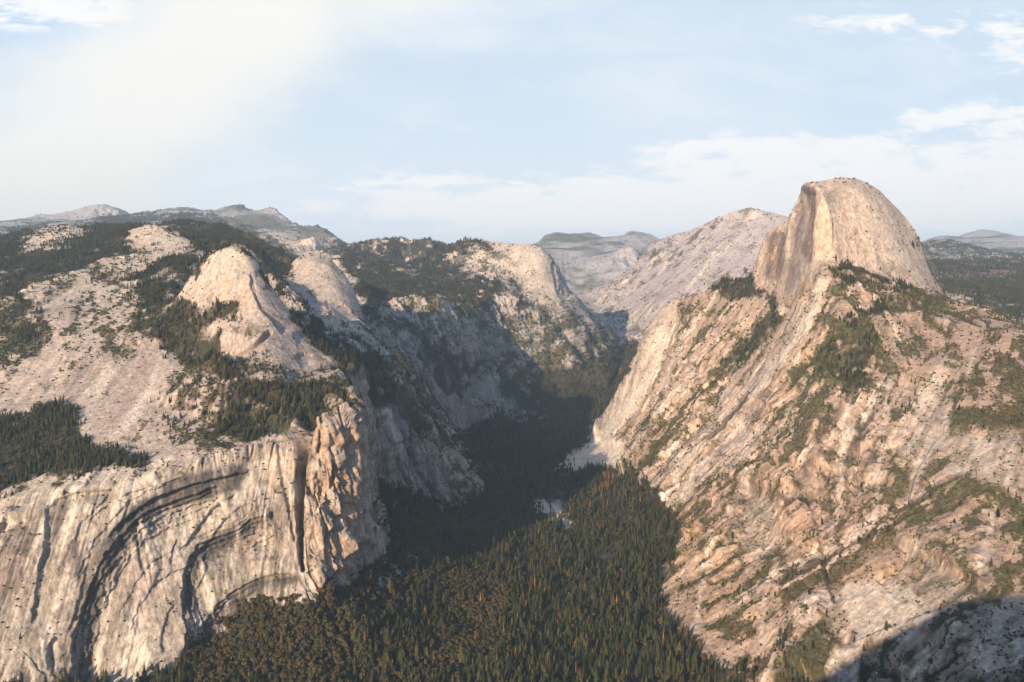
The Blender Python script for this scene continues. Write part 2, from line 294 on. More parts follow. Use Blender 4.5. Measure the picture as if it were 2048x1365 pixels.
brush(.6,(1760,700),(1850,760),(1830,780),(1770,770)); brush(.6,(1620,820),(1700,830),(1720,900),(1640,900)); brush(.6,(1350,620),(1440,620),(1480,650),(1450,680),(1390,650)); brush(.5,(1530,940),(1570,930),(1620,1000),(1600,1010),(1560,970))
brush(.6,(1300,880),(1400,780),(1480,720),(1490,760),(1400,870),(1310,960)); brush(.55,(1700,1365),(1750,1290),(1880,1230),(1960,1210),(2048,1260),(2048,1365)); brush(.6,(1340,1000),(1420,950),(1400,1020),(1370,1080))
brush(.5,(60,580),(280,540),(300,700),(200,720),(90,700)); brush(.8,(-376,600),(60,600),(90,680),(60,740),(0,760),(-376,860)); brush(.55,(300,690),(520,700),(640,800),(560,890),(300,900),(330,760)); brush(.9,(400,850),(470,830),(600,860),(580,880),(480,900),(420,890))
brush(.7,(600,860),(640,800),(712,805),(690,820),(640,860)); brush(.5,(750,620),(880,610),(1000,680),(1000,800),(900,800),(800,700)); brush(.65,(700,740),(760,740),(860,860),(900,960),(860,1000),(800,960),(750,860))
brush(.18,(0,1000),(260,960),(590,880),(640,1200),(0,1400))
bare(1,(372,584),(385,545),(405,520),(430,502),(455,493),(480,495),(500,510),(545,575),(600,650),(668,712),(600,750),(560,700),(500,640),(440,630),(390,610)); bare(1,(410,665),(480,655),(560,690),(620,735),(600,755),(540,740),(490,715),(440,690))
bare(1,(577,530),(600,510),(655,511),(708,575),(721,608),(728,640),(690,655),(640,600),(590,560)); bare(1,(130,800),(180,720),(330,700),(340,740),(290,830),(240,885),(185,885),(150,830)); bare(.9,(70,600),(170,570),(150,625),(80,640)); bare(.8,(10,760),(120,690),(110,780),(30,810))
bare(1,(1603,364),(1700,357),(1785,400),(1845,510),(1887,602),(1830,582),(1760,545),(1660,528),(1570,610),(1508,550),(1535,456)); bare(.9,(1010,490),(1085,492),(1140,560),(1130,612),(1090,600),(1030,560)); bare(.8,(1240,600),(1350,520),(1500,411),(1580,430),(1500,540),(1400,560),(1290,660))
bare(.9,(1300,690),(1355,600),(1370,640),(1290,830),(1215,870),(1225,820)); bare(.8,(1620,600),(1650,560),(1600,700),(1500,800),(1400,900),(1420,850),(1560,700)); bare(.8,(1530,1120),(1480,1100),(1500,980),(1560,1000),(1570,1090)); bare(.8,(1850,760),(1900,770),(1880,900),(1820,1000),(1800,980),(1830,880)); bare(.7,(0,1020),(120,1000),(590,900),(640,1200),(350,1345),(0,1400))
bare(1,(1115,928),(1160,905),(1200,868),(1225,885),(1262,915),(1235,930),(1200,912)); bare(.8,(1650,1180),(1750,1100),(1800,1090),(1850,1110),(1980,1200),(1700,1300),(1660,1280)); bare(.9,(1860,860),(2048,870),(2048,980),(1900,950)); bare(.9,(950,800),(1080,835),(1000,780),(960,740),(900,760)); bare(.8,(780,660),(860,720),(950,860),(905,862),(820,740))
FOR = smooth(FOR, 4); BR = smooth(BR, 4); BARE = smooth(BARE, 3)

# ---------------------------------------------------------------- mesh columns and rows
cols = np.concatenate([np.arange(-.79,-.60,.004), np.arange(-.60,.60,.00098), np.arange(.60,.79,.004)])
NCOL = len(cols); NROW = 1180
rr = np.exp(LR)[:,None]
dH = np.diff(H, axis=0)/rr[:-1]; dl = LR[1]-LR[0]
tn = H/rr; run = np.maximum.accumulate(tn, axis=0); hid = (run-tn)[:-1]
visw = np.where(hid < .002, 1.0, .13)
wt = np.sqrt((.33*dl)**2+dH**2)*visw
wt = blur(blur(wt, 5, 1), 3, 0)
near = (LR[:-1] < math.log(1.25))[:,None]; wt = wt*np.where(near, .3, 1)
cum = np.vstack([np.zeros((1,NA)), np.cumsum(wt, axis=0)]); cum /= cum[-1]
PA = np.empty((NROW,NCOL)); PR = np.empty((NROW,NCOL)); fa = (cols-AZ0)/(AZ[1]-AZ[0]); ia = np.minimum(fa.astype(int), NA-2); fa = fa-ia
tg = np.linspace(0,1,NROW)
for j in range(NCOL):
    c = cum[:,ia[j]]*(1-fa[j])+cum[:,ia[j]+1]*fa[j]
    PR[:,j] = np.interp(tg, c, LR)
PA[:] = cols
def samp(A, a, l):
    fx = (a-AZ0)/(AZ[1]-AZ[0]); fy = (l-LR[0])/dl
    xi = np.clip(fx.astype(int),0,NA-2); yi = np.clip(fy.astype(int),0,NR-2); fx = fx-xi; fy = fy-yi
    return (A[yi,xi]*(1-fx)+A[yi,xi+1]*fx)*(1-fy)+(A[yi+1,xi]*(1-fx)+A[yi+1,xi+1]*fx)*fy
gy, gx = np.gradient(H)
dzr = gy/dl/rr; dza = gx/(AZ[1]-AZ[0])/rr; sa, ca = np.sin(AZ)[None], np.cos(AZ)[None]
GX = dzr*sa+dza*ca; GY = dzr*ca-dza*sa
Z = samp(H, PA, PR); R_ = np.exp(PR); X = R_*np.sin(PA); Y = R_*np.cos(PA)
gxs = samp(smooth(GX,1.5), PA, PR); gys = samp(smooth(GY,1.5), PA, PR)
agx = samp(smooth(GX,9), PA, PR); agy = samp(smooth(GY,9), PA, PR)
nl = np.sqrt(1+gxs**2+gys**2); NX, NY, NZ = -gxs/nl, -gys/nl, 1/nl
slope = np.sqrt(gxs**2+gys**2)
fz = Y*CP-Z*SP; PX = 1024+F*X/fz; PY = 682.5-F*(Y*SP+Z*CP)/fz
hidv = samp(np.vstack([hid, hid[-1:]]), PA, PR)
Xm, Ym, Zm = X*1000, Y*1000, Z*1000
wx = 22*fbm(Xm/160, Ym/160, Zm/110, 4); wy = 20*fbm(Xm/160+40, Ym/160, Zm/110, 4)
wk = np.clip(2.6/R_,.35,1.1); PXw = PX+wx*2.2*wk; PYw = PY+wy*1.8*wk
forv = look(FOR, PXw, PYw); brv = look(BR, PXw, PYw); barev = look(BARE, PXw, PYw)
ns_ = fbm(Xm/75, Ym/75, Zm/75, 4); edge_ = np.clip(1-np.abs(forv-.5)*2,0,1)
forv = np.clip(forv+ns_*1.5*edge_-.25*(ns_<-.22)*(forv>.8), 0, 1).astype(np.float32)
hidden = sstep(.004, .02, hidv)                       # slopes turned away: no survey there, woods by steepness
forv = forv*(1-hidden)+hidden*np.where(slope < .7, .7, 0)
print('mesh grid', NROW, NCOL, round(time.time()-T0,1))

# fall-line noise: four axes blended by aspect
ang = np.arctan2(agy, agx)
def axes_w():
    out = []
    for k in range(4):
        d = np.abs((ang-k*math.pi/4+math.pi/2)%math.pi-math.pi/2)
        out.append(np.clip(1-d/(math.pi/4),0,1))
    return out
AW = [a.astype(np.float32) for a in axes_w()]
def fall(hi, lo, o=3, seed=0.):
    s = 0
    for k in range(4):
        t = k*math.pi/4; al = Xm*math.cos(t)+Ym*math.sin(t); ac = -Xm*math.sin(t)+Ym*math.cos(t)
        m = AW[k] > 0
        n = np.zeros(Xm.shape, np.float32); n[m] = fbm(ac[m]/hi+seed, al[m]/lo+seed, Zm[m]/lo*1.0-seed, o)
        s = s+n*AW[k]
    return s
steep = sstep(.35, 1.0, slope)
ft = sstep(.3,.8,forv)
far = np.clip(R_/2.5, .8, 5)
rock = 1-ft*.75
n1 = fbm(Xm/420, Ym/420, Zm/420, 3); n2 = fbm(Xm/110/far**.5, Ym/110/far**.5, Zm/110/far**.5, 4); 
n3 = fbm(Xm/26, Ym/26, Zm/16, 3)
f1 = fall(120, 800, 4); f2 = fall(30*1.0, 260, 3, 5.5)
rid = 1-np.abs(f1)*2.2; rid2 = 1-np.abs(n2)*2.5
def disc(x, y, r0, r1): return 1-sstep(r0, r1, np.hypot(X-x, Y-y))
domew = np.maximum.reduce([disc(1.52,3.72,.36,.60), disc(1.36,3.9,.2,.4), disc(-1.05,2.97,.2,.34), disc(-.85,2.76,.16,.30), disc(-1.02,4.2,.3,.5), disc(.1,7.0,.4,.7)])
wallr = sstep(900,960,PY)*(1-sstep(598,612,PX))*(R_<2.6)
smoothrock = 1-.90*look(smooth(BARE,2), PX, PY)*(slope>.25)
cloudr = sstep(6.2,6.9,R_)*sstep(1195,1260,PX)*(1-sstep(10,11,R_))
smoothrock = np.minimum(smoothrock, 1-.9*domew)*(1-.85*cloudr)
smoothrock = smoothrock*(1-wallr)+wallr*(.16+.6*sstep(.05,.4,fbm(Xm/140+55,Ym/140,Zm/200,3)))
floorw = sstep(.12,.35,slope)
mass = sstep(1150,1350,PX)*(1-sstep(4.6,5.2,R_))*(1-sstep(1480,1520,PX)*(PY<600))
def stair(v, n, e=.14):
    a = v*n; fl_ = np.floor(a); return (fl_+np.clip((a-fl_)/e,0,1))/n
wrp = fbm(Xm/90+61, Ym/90, Zm/140, 4)
plate = stair(fall(210, 650, 3, 41.)+.10*wrp, 9)+.45*stair(f1+.16*wrp, 8)
shelf = stair((Zm+120*n1)/900+.05*wrp, 9)*900
sheet_ = shelf-((Zm+120*n1)/900+.05*wrp)*900
disp = (n1*(16+22*mass)*floorw*smoothrock + rid*(9+8*mass)*steep*smoothrock + plate*(46+34*mass)*sstep(.35,.9,slope)*smoothrock + (sheet_+50)*(.10+.05*mass)*sstep(.4,.9,slope)*smoothrock + (rid2*(9-5*mass))*sstep(.2,.8,slope)*smoothrock*rock + n3*3.4*rock*smoothrock*floorw + f2*4.5*steep*(.12+.88*smoothrock) + n2*(.5+1.5*smoothrock)*(1-.7*domew))
fdist = sstep(0,1,(R_-3)/6)
# joints: thin clefts that follow the fall line, and ledges across it
g1 = fall(60, 420, 2, 11.3); g2 = fall(24, 170, 2, 15.1)
cleft = np.exp(-(g1/.035)**2)*(1-sstep(3.5,7,R_)*.6); cleft2 = np.exp(-(g2/.05)**2)*(1-sstep(2.6,4,R_))
lv = Zm/46+1.7*fbm(Xm/330+3, Ym/330, Zm/330, 3); lv = lv-np.floor(lv); ledge = np.where(lv<.82, lv/.82, (1-lv)/.18)
colm = sstep(606,622,PX)*(1-sstep(770,800,PX))*sstep(830,860,PY)*(R_<2.75)
blk = fbm(Xm/42+7, Ym/42, Zm/240, 3)
disp += -cleft*9*steep*smoothrock - cleft2*4.5*steep*smoothrock + ledge*(2.0*mass+2.0)*sstep(.35,.8,slope)*smoothrock
disp += colm*(stair(blk+.5*g1,6,.2)*26 + stair(g2+.3*blk,5,.2)*12 - cleft*6)
disp = disp*(1+fdist*1.6)
farz = sstep(9,11,R_)*((1-np.abs(fbm(Xm/1500+2, Ym/1500, 0*Xm, 4))*3)*60+fbm(Xm/420, Ym/420, 0*Xm+4, 4)*45)
midz = sstep(5.5,7.5,R_)*(1-sstep(9,11,R_))*fbm(Xm/260, Ym/260, 0*Xm+9, 4)*34*(1-.85*barev)
print('displace', round(time.time()-T0,1))
# ---------------------------------------------------------------- overhangs, arches and cracks cut into the rock
carve = np.zeros(Xm.shape, np.float32)
def step_cut(pts, D, W, side, reach=60, taper=.12, edge=1.6, wob=3.0):
    for k, (off, sh_) in enumerate(((0,.36),(10,.25),(21,.2),(33,.14)) if D > 22 else ((0,.85),(6,.3))): _step(pts, D*sh_, W*(1.35-.2*k), side, reach, taper, edge*(1+.3*k), wob*(1+.5*k), off*min(1,D/25), k)
def _step(pts, D, W, side, reach, taper, edge, wob, off, k):
    xs = [a for a,b in pts]; ys = [b for a,b in pts]
    m = (PX>min(xs)-reach)&(PX<max(xs)+reach)&(PY>min(ys)-reach)&(PY<max(ys)+reach)&(hidv<.004)
    if not m.any(): return
    k7 = 7.7*k; wob = wob*.8; a = PX[m]+wob*(fbm(PX[m]/16, PY[m]/16, 0*PX[m]+.5+k7, 4)*2.4+np.round(2*perlin(PX[m]/22, PY[m]/22, 0*PX[m]+9+k7))*.8); b = PY[m]+wob*fbm(PX[m]/16, PY[m]/16, 0*PX[m]+5.5+k7, 4)*2.4
    d, s, t = seglines(a, b, pts, reach)
    sd = d*s*side-off; D = D*(1+.4*perlin(PX[m]/45, PY[m]/45, 0*PX[m]+k7))
    tap = sstep(0, taper, t)*sstep(0, taper, 1-t) if taper > 0 else 1
    inside = sstep(-edge, edge, sd)*np.exp(-np.maximum(sd,0)/W)
    lip = np.exp(-(np.minimum(sd,0)/7)**2)*(sd<0)*.08
    endfade = np.where((t<=0)|(t>=1), np.exp(-d/10), 1)
    carve[m] += D*(inside-lip)*tap*endfade
def groove(pts, D, w0, w1=None, wob=2.5):
    w1 = w1 or w0; xs = [a for a,b in pts]; ys = [b for a,b in pts]; r = 40
    m = (PX>min(xs)-r)&(PX<max(xs)+r)&(PY>min(ys)-r)&(PY<max(ys)+r)&(hidv<.004)
    if not m.any(): return
    a, b = PX[m]+wob*perlin(PX[m]/12, PY[m]/12, 0*PX[m]+2.5), PY[m]
    d, s, t = seglines(a, b, pts, r)
    wd = w0*(1-t)+w1*t
    carve[m] += D*np.exp(-(d/wd)**4)
# nested arches on the left wall (inside = to the right of the line when walking from the left foot up and over)
step_cut([(140,1380),(147,1284),(165,1215),(181,1171),(211,1110),(241,1073),(272,1039),(313,1016),(358,999),(400,986),(440,968)], 48, 110, 1, 160, .04)
step_cut([(205,1090),(235,1052),(264,1028),(300,1000),(345,982),(400,966),(464,949),(510,940)], 20, 22, 1, 60, .1)
step_cut([(355,1110),(381,1080),(400,1051),(420,1025),(449,1001),(475,985)], 10, 22, 1)
step_cut([(392,1110),(420,1085),(440,1052),(470,1020),(505,1005)], 8, 16, 1)
step_cut([(365,1330),(368,1240),(366,1170),(372,1135),(396,1091),(434,1076),(475,1061),(502,1039),(530,1034),(552,1060),(566,1100),(568,1120)], 36, 70, 1, 120, .05)
step_cut([(400,1290),(408,1250),(434,1212),(464,1186),(502,1163),(540,1152),(577,1148),(605,1160)], 28, 60, 1, 90, .05)
step_cut([(60,1260),(75,1175),(91,1091),(94,1020),(121,997),(158,986),(226,980),(252,993)], 13, 28, 1, 60, .06)
step_cut([(135,1270),(151,1227),(160,1180),(166,1152),(178,1122)], 9, 14, 1); step_cut([(-10,1080),(2,1050),(20,1030),(45,1030),(62,1060)], 14, 20, 1)
step_cut([(325,1310),(322,1270),(335,1230),(352,1205)], 6, 14, 1); step_cut([(232,1000),(262,985),(300,975)], 8, 10, 1)
step_cut([(338,1130),(346,1100),(358,1075)], 9, 10, 1); step_cut([(178,1040),(200,1020),(222,1008)], 8, 10, 1)
step_cut([(480,1110),(520,1085),(548,1070)], 7, 14, 1); step_cut([(560,1130),(580,1090),(575,1060),(560,1035),(540,1020)], 8, 14, -1); step_cut([(95,1345),(100,1290),(112,1270)], 12, 14, 1)
main = [(140,1380),(147,1284),(165,1215),(181,1171),(211,1110),(241,1073),(272,1039),(313,1016),(358,999),(400,986)]
for sc_, D_ in ((.88,7),(.76,5),(.66,6),(1.10,7),(1.22,6),(1.35,5)):
    step_cut([(430+(a-430)*sc_, 1385+(b-1385)*sc_) for a,b in main][2:], D_, 16, 1, 50, .15, 1.3, 4)
sec = [(396,1091),(434,1076),(475,1061),(502,1039),(530,1034),(552,1060),(566,1100)]
for sc_, D_ in ((.8,6),(.62,6),(1.14,6),(1.26,5)):
    step_cut([(480+(a-480)*sc_, 1130+(b-1130)*sc_) for a,b in sec], D_, 14, 1, 50, .15, 1.3, 4)
groove([(622,850),(612,890),(605,925),(601,980),(599,1020),(602,1095),(606,1140)], 62, 13, 4)
groove([(640,1200),(650,1140),(645,1080),(668,1040),(690,1010)], 16, 5, 3); groove([(655,870),(662,930),(655,1000)], 9, 4, 3); groove([(690,860),(684,900),(695,960)], 8, 4, 3); groove([(560,900),(566,960),(580,1020),(590,1080)], 10, 5, 4)
step_cut([(625,1040),(640,1010),(655,1035),(662,1080)], 14, 16, -1); step_cut([(655,1160),(670,1120),(700,1090),(715,1080)], 16, 20, 1)
# first dome
groove([(446,538),(434,560),(427,580),(420,612)], 9, 3); step_cut([(434,606),(450,603),(468,600),(496,592)], 12, 14, 1, 40, .1, 1.2, 1.5)
step_cut([(498,540),(502,570),(508,590),(516,610),(534,635),(553,657),(565,675)], 12, 20, -1, 40, .1, 1.4, 2); groove([(470,720),(497,703),(520,684),(537,668)], 22, 5); groove([(430,770),(451,748),(480,715)], 14, 5)
step_cut([(588,670),(600,668),(625,655)], 10, 12, 1); step_cut([(590,715),(606,706),(625,712)], 10, 12, 1)
# right massif
step_cut([(1592,965),(1606,993),(1628,1028),(1639,1072),(1645,1124),(1654,1160),(1672,1217)], 15, 26, -1, 60, .05, 1.4, 2)
groove([(1606,993),(1628,1028),(1639,1072),(1645,1124),(1654,1160),(1672,1217)], 9, 2.2, 1.6)
groove([(1690,945),(1696,970),(1698,1008)], 18, 2.8); step_cut([(1750,1165),(1765,1150),(1790,1140),(1808,1112),(1800,1100)], 16, 22, 1, 50, .1, 1.4, 2)
step_cut([(1820,1170),(1830,1130),(1850,1110),(1900,1130),(1945,1160),(1980,1190)], 16, 22, 1, 50, .1, 1.4, 3); step_cut([(1500,1085),(1480,1040),(1500,990),(1530,960),(1560,965)], 8, 30, 1)
groove([(1575,620),(1520,700),(1440,800),(1370,890),(1310,970)], 22, 7); groove([(1370,690),(1385,720),(1415,760)], 12, 5); groove([(1545,790),(1460,880),(1380,960),(1330,1000)], 14, 6); groove([(1880,860),(1830,930),(1805,1000),(1790,1040)], 12, 9)
groove([(1600,960),(1580,920),(1545,880)], 12, 5); groove([(1720,860),(1715,930),(1712,1010)], 9, 4); step_cut([(1350,600),(1400,640),(1440,660),(1490,700)], 14, 14, -1)
# the split dome
step_cut([(1632,375),(1648,394),(1660,418),(1665,447),(1666,505)], 10, 16, -1, 40, .1, 1.1, 1); step_cut([(1629,386),(1629,396),(1627,439),(1624,478),(1623,526)], 8, 18, 1, 40, .1, 1.1, 2)
step_cut([(1600,372),(1590,420),(1580,470),(1570,520)], 16, 14, -1, 40, .1, 1.6, 3); step_cut([(1560,450),(1548,500),(1545,560)], 12, 14, -1, 40); groove([(1620,420),(1622,450),(1618,500)], 5, 5)
step_cut([(1700,480),(1712,466),(1726,470),(1730,485)], 5, 10, 1, 40, .1, 1.4, 1); step_cut([(1640,372),(1652,400),(1660,430)], 9, 12, 1)
# second dome, far wall, far cliff
step_cut([(650,600),(680,605),(705,630)], 10, 14, 1); groove([(955,645),(962,680),(960,730),(948,790)], 60, 7); groove([(800,690),(850,760),(900,830)], 25, 5); groove([(870,700),(930,770),(985,825)], 25, 5); groove([(1000,660),(1010,700),(1035,730)], 28, 5)
step_cut([(1103,525),(1108,560),(1112,590),(1125,610)], 60, 26, -1, 50, .05, 1.5, 2); groove([(760,760),(790,860),(830,950),(880,1010)], 22, 5); groove([(735,760),(745,830),(770,900),(800,970)], 25, 5); groove([(820,830),(850,900),(900,990)], 20, 5)
cm = np.maximum(0, (disp*0+1))
Dn = disp-carve
NHX, NHY = NX, NY
Xd = Xm+NX*Dn; Yd = Ym+NY*Dn; Zd = Zm+NZ*Dn*np.where(slope>1.2, .55, 1)+ZOFF+farz+midz
print('carve', round(time.time()-T0,1))

# ---------------------------------------------------------------- ground colours
def mix(a, b, t):
    t = np.clip(t,0,1)[...,None]; return a*(1-t)+b*t
c = lambda *v: np.array(v, np.float32)
xw = sstep(900, 1500, PX)*(1-sstep(4.5,6,R_))
base = mix(np.broadcast_to(c(.42,.365,.295), Xm.shape+(3,)), np.broadcast_to(c(.39,.287,.212), Xm.shape+(3,)), xw)
base = mix(base, c(.41,.36,.30), sstep(.3,.9,barev)*.7*(1-.4*xw)); base = mix(base, c(.44,.365,.29), sstep(.3,.9,barev)*.45*xw)
wallf = ((PX<640)&(PY>915)&(R_<2.6))*.8
cany = sstep(700,770,PX)*(1-sstep(1230,1250,PX))*sstep(590,640,PY)*(1-sstep(6.3,7,R_)); base = mix(base, c(.25,.235,.215), cany*.8); base = base*(1-.20*xw*(PY>520))[...,None]  # darker canyon rock, greyed further to deepen its shade
nA = fbm(Xm/300, Ym/300, Zm/300, 4); nB = fbm(Xm/70+9, Ym/70, Zm/70, 4); s1 = fall(34, 700, 4, 3.1); s2 = fall(11, 300, 3, 8.2)
base = mix(base, c(.30,.22,.18), sstep(.02,.45,nA)*.5)
base = mix(base, c(.27,.245,.235), sstep(.05,.45,nB)*.45)
slab = sstep(.3,.9,barev)*sstep(.2,.4,slope)
base = base*(1+.9*xw*s1*sstep(.3,.6,slope))[...,None]
base = base*(1+ (s1*.95+s2*.55)*np.maximum(.35+.65*steep, slab*1.15)*(1-.72*domew))[...,None]
base = mix(base, c(.34,.25,.215), sstep(-.05,.3,fall(40,900,3,33.))*slab*.6*(1-sstep(600,700,PX))*(PY>560)*(PY<900))
base = base*(1-.68*np.clip(cleft*(.8+.4*mass)+cleft2*.6,0,1)*steep*(.3+.7*smoothrock))[...,None]  # dark joint lines, darkened further in colour to add crevice shade
base = mix(base, c(.33,.30,.285), sstep(.05,.35,fall(150,900,3,21.))*.6*sstep(.3,.7,slope)*(1-wallf))
base = mix(base, c(.47,.33,.24), sstep(.1,.4,fbm(Xm/190+31,Ym/190,Zm/190,4))*.5*xw)
base = mix(base, c(.62,.56,.48), sstep(.16,.42,s1)*(.55+.25*xw)*sstep(.3,.7,slope)*(1-.7*domew))
pat = fbm(Xm/130+71+.8*n2, Ym/130, Zm/210, 4); base = mix(base, c(.52,.43,.34), sstep(.1,.32,pat)*domew*.6); base = mix(base, c(.33,.27,.225), sstep(.08,.35,-pat)*domew*.4); base = mix(base, c(.43,.36,.29), domew*.35*(PX>1640))
wallm = (PX<640)&(PY>915)&(R_<2.6); s3 = fall(6, 500, 3, 61.); base = base*(1+(.9*s3+.5*s1)*wallm)[...,None]
dark_st = sstep(.03,.24,fall(9, 400, 3, 1.7))*sstep(-.15,.15,nB+.5*nA)
base = mix(base, c(.07,.065,.06), dark_st*np.where(wallm,.8,.42*(1-.75*domew))*steep)
ARCH = np.zeros((MH,MW),np.float32)  # arch stains, with the overhang shadow painted in as well
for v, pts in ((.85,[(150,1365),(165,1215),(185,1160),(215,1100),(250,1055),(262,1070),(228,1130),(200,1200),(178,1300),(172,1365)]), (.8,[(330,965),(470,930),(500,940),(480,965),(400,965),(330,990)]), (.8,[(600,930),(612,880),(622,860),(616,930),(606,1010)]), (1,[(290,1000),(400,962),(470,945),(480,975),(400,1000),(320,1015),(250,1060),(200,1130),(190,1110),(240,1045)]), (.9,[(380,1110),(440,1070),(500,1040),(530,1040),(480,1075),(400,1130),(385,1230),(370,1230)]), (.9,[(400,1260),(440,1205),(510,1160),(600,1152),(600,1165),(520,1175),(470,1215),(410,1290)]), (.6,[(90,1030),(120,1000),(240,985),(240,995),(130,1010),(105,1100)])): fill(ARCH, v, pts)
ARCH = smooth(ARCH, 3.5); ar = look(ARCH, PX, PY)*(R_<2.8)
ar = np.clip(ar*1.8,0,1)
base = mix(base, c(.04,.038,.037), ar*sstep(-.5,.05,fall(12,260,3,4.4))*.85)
FACE = np.zeros((MH,MW),np.float32)  # brown streaks on the split face, its shaded strip painted dark
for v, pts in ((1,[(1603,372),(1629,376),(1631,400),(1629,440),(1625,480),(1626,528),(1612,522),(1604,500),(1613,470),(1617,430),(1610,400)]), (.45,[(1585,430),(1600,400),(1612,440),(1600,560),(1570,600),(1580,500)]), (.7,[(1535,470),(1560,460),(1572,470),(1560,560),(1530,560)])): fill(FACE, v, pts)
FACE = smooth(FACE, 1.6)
PIL = np.zeros((MH,MW),np.float32); fill(PIL,1,[(1634,388),(1650,402),(1662,430),(1665,500),(1662,526),(1628,524),(1631,440)]); base = mix(base, c(.46,.36,.25), look(smooth(PIL,1.5),PX,PY)*.5); base = mix(base, c(.105,.08,.075), np.clip(look(FACE,PX,PY)*1.5,0,1)*sstep(-.8,.0,fall(10,240,3,6.1))*.9)  # sunlit pillar brightened in colour, beside the painted dark strip
ORA = np.zeros((MH,MW),np.float32)
for v, pts in ((1,[(1585,1040),(1630,1040),(1640,1130),(1600,1110)]), (.9,[(1640,420),(1655,430),(1665,520),(1640,520)]), (.7,[(430,575),(500,550),(510,620),(440,600)]), (.85,[(615,860),(660,830),(715,812),(740,1000),(730,1120),(640,1190),(612,1000)]), (.8,[(1380,1000),(1500,1150),(1480,1300),(1330,1220),(1340,1120)]), (.6,[(1500,560),(1545,470),(1560,560)]), (.6,[(1700,1090),(1820,1090),(1780,1200),(1690,1190)]), (.7,[(520,920),(590,900),(600,1040),(560,1000)])): fill(ORA, v, pts)
lslab = (PX<720)*(1-wallm)*sstep(560,600,PY+.0*PX)*(R_<3.6); base = mix(base, c(.30,.24,.21), lslab*.5)
base = mix(base, c(.33,.275,.23), domew*(PX<760)*.45)
ORA = smooth(ORA, 8); base = mix(base, c(.43,.275,.16), look(ORA,PX,PY)*sstep(-.3,.3,nB+.3*n2)*.8)
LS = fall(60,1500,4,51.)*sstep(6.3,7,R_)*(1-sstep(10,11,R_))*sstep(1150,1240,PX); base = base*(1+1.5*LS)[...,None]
PUR = sstep(5.5,7,R_)*sstep(1090,1200,PX)*(1-sstep(1800,1830,PX)); base = mix(base, c(.30,.262,.275), PUR*.8*sstep(-.2,.3,nA+.2))
scree_lift = np.zeros((MH,MW),np.float32); fill(scree_lift,1.1,[(1095,938),(1160,902),(1195,855),(1230,870),(1270,918),(1240,942),(1200,930),(1140,940)]); fill(scree_lift,1,[(1052,1008),(1085,1002),(1125,1012),(1148,1045),(1140,1065),(1118,1040),(1085,1022)]); fill(scree_lift,.9,[(1290,1040),(1340,985),(1360,1000),(1310,1040)]); fill(scree_lift,.8,[(1225,985),(1300,955),(1300,970),(1260,1000)])
fill(scree_lift,.8,[(1810,1000),(1870,880),(1905,800),(1900,860),(1850,930),(1815,1010),(1800,1050)]); fill(scree_lift,.7,[(738,760),(760,790),(800,870),(800,920),(770,880),(740,820)]); fill(scree_lift,.6,[(1555,610),(1580,620),(1500,740),(1420,860),(1410,850),(1480,740)])
fill(scree_lift,.55,[(1483,844),(1545,857),(1523,931),(1439,993),(1457,910)]); fill(scree_lift,.9,[(1422,884),(1428,890),(1360,975),(1352,972)]); fill(scree_lift,.7,[(1676,1173),(1780,1155),(1895,1238),(1830,1300),(1750,1290),(1720,1290)]); fill(scree_lift,.6,[(1700,1300),(1690,1365),(1680,1365),(1690,1300)]); fill(scree_lift,.5,[(1950,880),(1990,880),(1985,970),(1960,975)]); fill(scree_lift,.6,[(2015,900),(2030,900),(2020,980),(2005,975)]); fill(scree_lift,.7,[(1230,830),(1290,760),(1330,660),(1340,680),(1290,800),(1240,880),(1215,880)]); fill(scree_lift,.6,[(1640,560),(1655,560),(1640,640),(1590,720),(1520,800),(1500,790),(1590,680)])
fill(scree_lift,.8,[(1700,870),(1712,862),(1716,880),(1705,886)]); fill(scree_lift,.6,[(205,730),(225,725),(205,800),(165,850),(160,845),(190,790)]); fill(scree_lift,.6,[(318,700),(330,700),(300,800),(245,870),(235,868),(290,790)])
fill(scree_lift,.6,[(1680,1310),(1740,1285),(1715,1400),(1650,1400)]); fill(scree_lift,.55,[(1960,1215),(2060,1235),(2060,1400),(1985,1400),(1935,1280)])  # pale rock streaks, also put in to lift this corner's shadow
for pts in ([(1410,700),(1395,760),(1330,850),(1290,900)],[(1560,690),(1535,760),(1470,860),(1400,960),(1350,1020)],[(1610,760),(1580,860),(1520,960),(1470,1040)],[(1700,800),(1690,900),(1680,1000),(1660,1080)],[(1780,760),(1770,850),(1760,960),(1745,1060)],[(1950,700),(1935,760)],[(1990,1000),(1975,1080),(1960,1150)],[(1440,1080),(1400,1180),(1390,1260)],[(1560,1120),(1530,1200),(1520,1290)]):
    for (xa,ya),(xb,yb) in zip(pts[:-1],pts[1:]): fill(scree_lift,.75,[(xa-3,ya),(xa+4,ya),(xb+5,yb),(xb-4,yb)])
scree_lift = smooth(scree_lift,1.6); base = mix(base, c(.58,.52,.45), look(scree_lift,PX,PY)*.85*(.55+.45*sstep(-.25,.2,n3+.4*nB)))
base = mix(base, c(.20,.145,.10), sstep(.3,.9,n3+.35)*.25*rock*(1-barev*.6))
gul = fall(45, 1500, 3, 77.); base = mix(base, c(.56,.47,.38), sstep(.14,.30,gul)*.6*mass*sstep(.3,.6,slope))
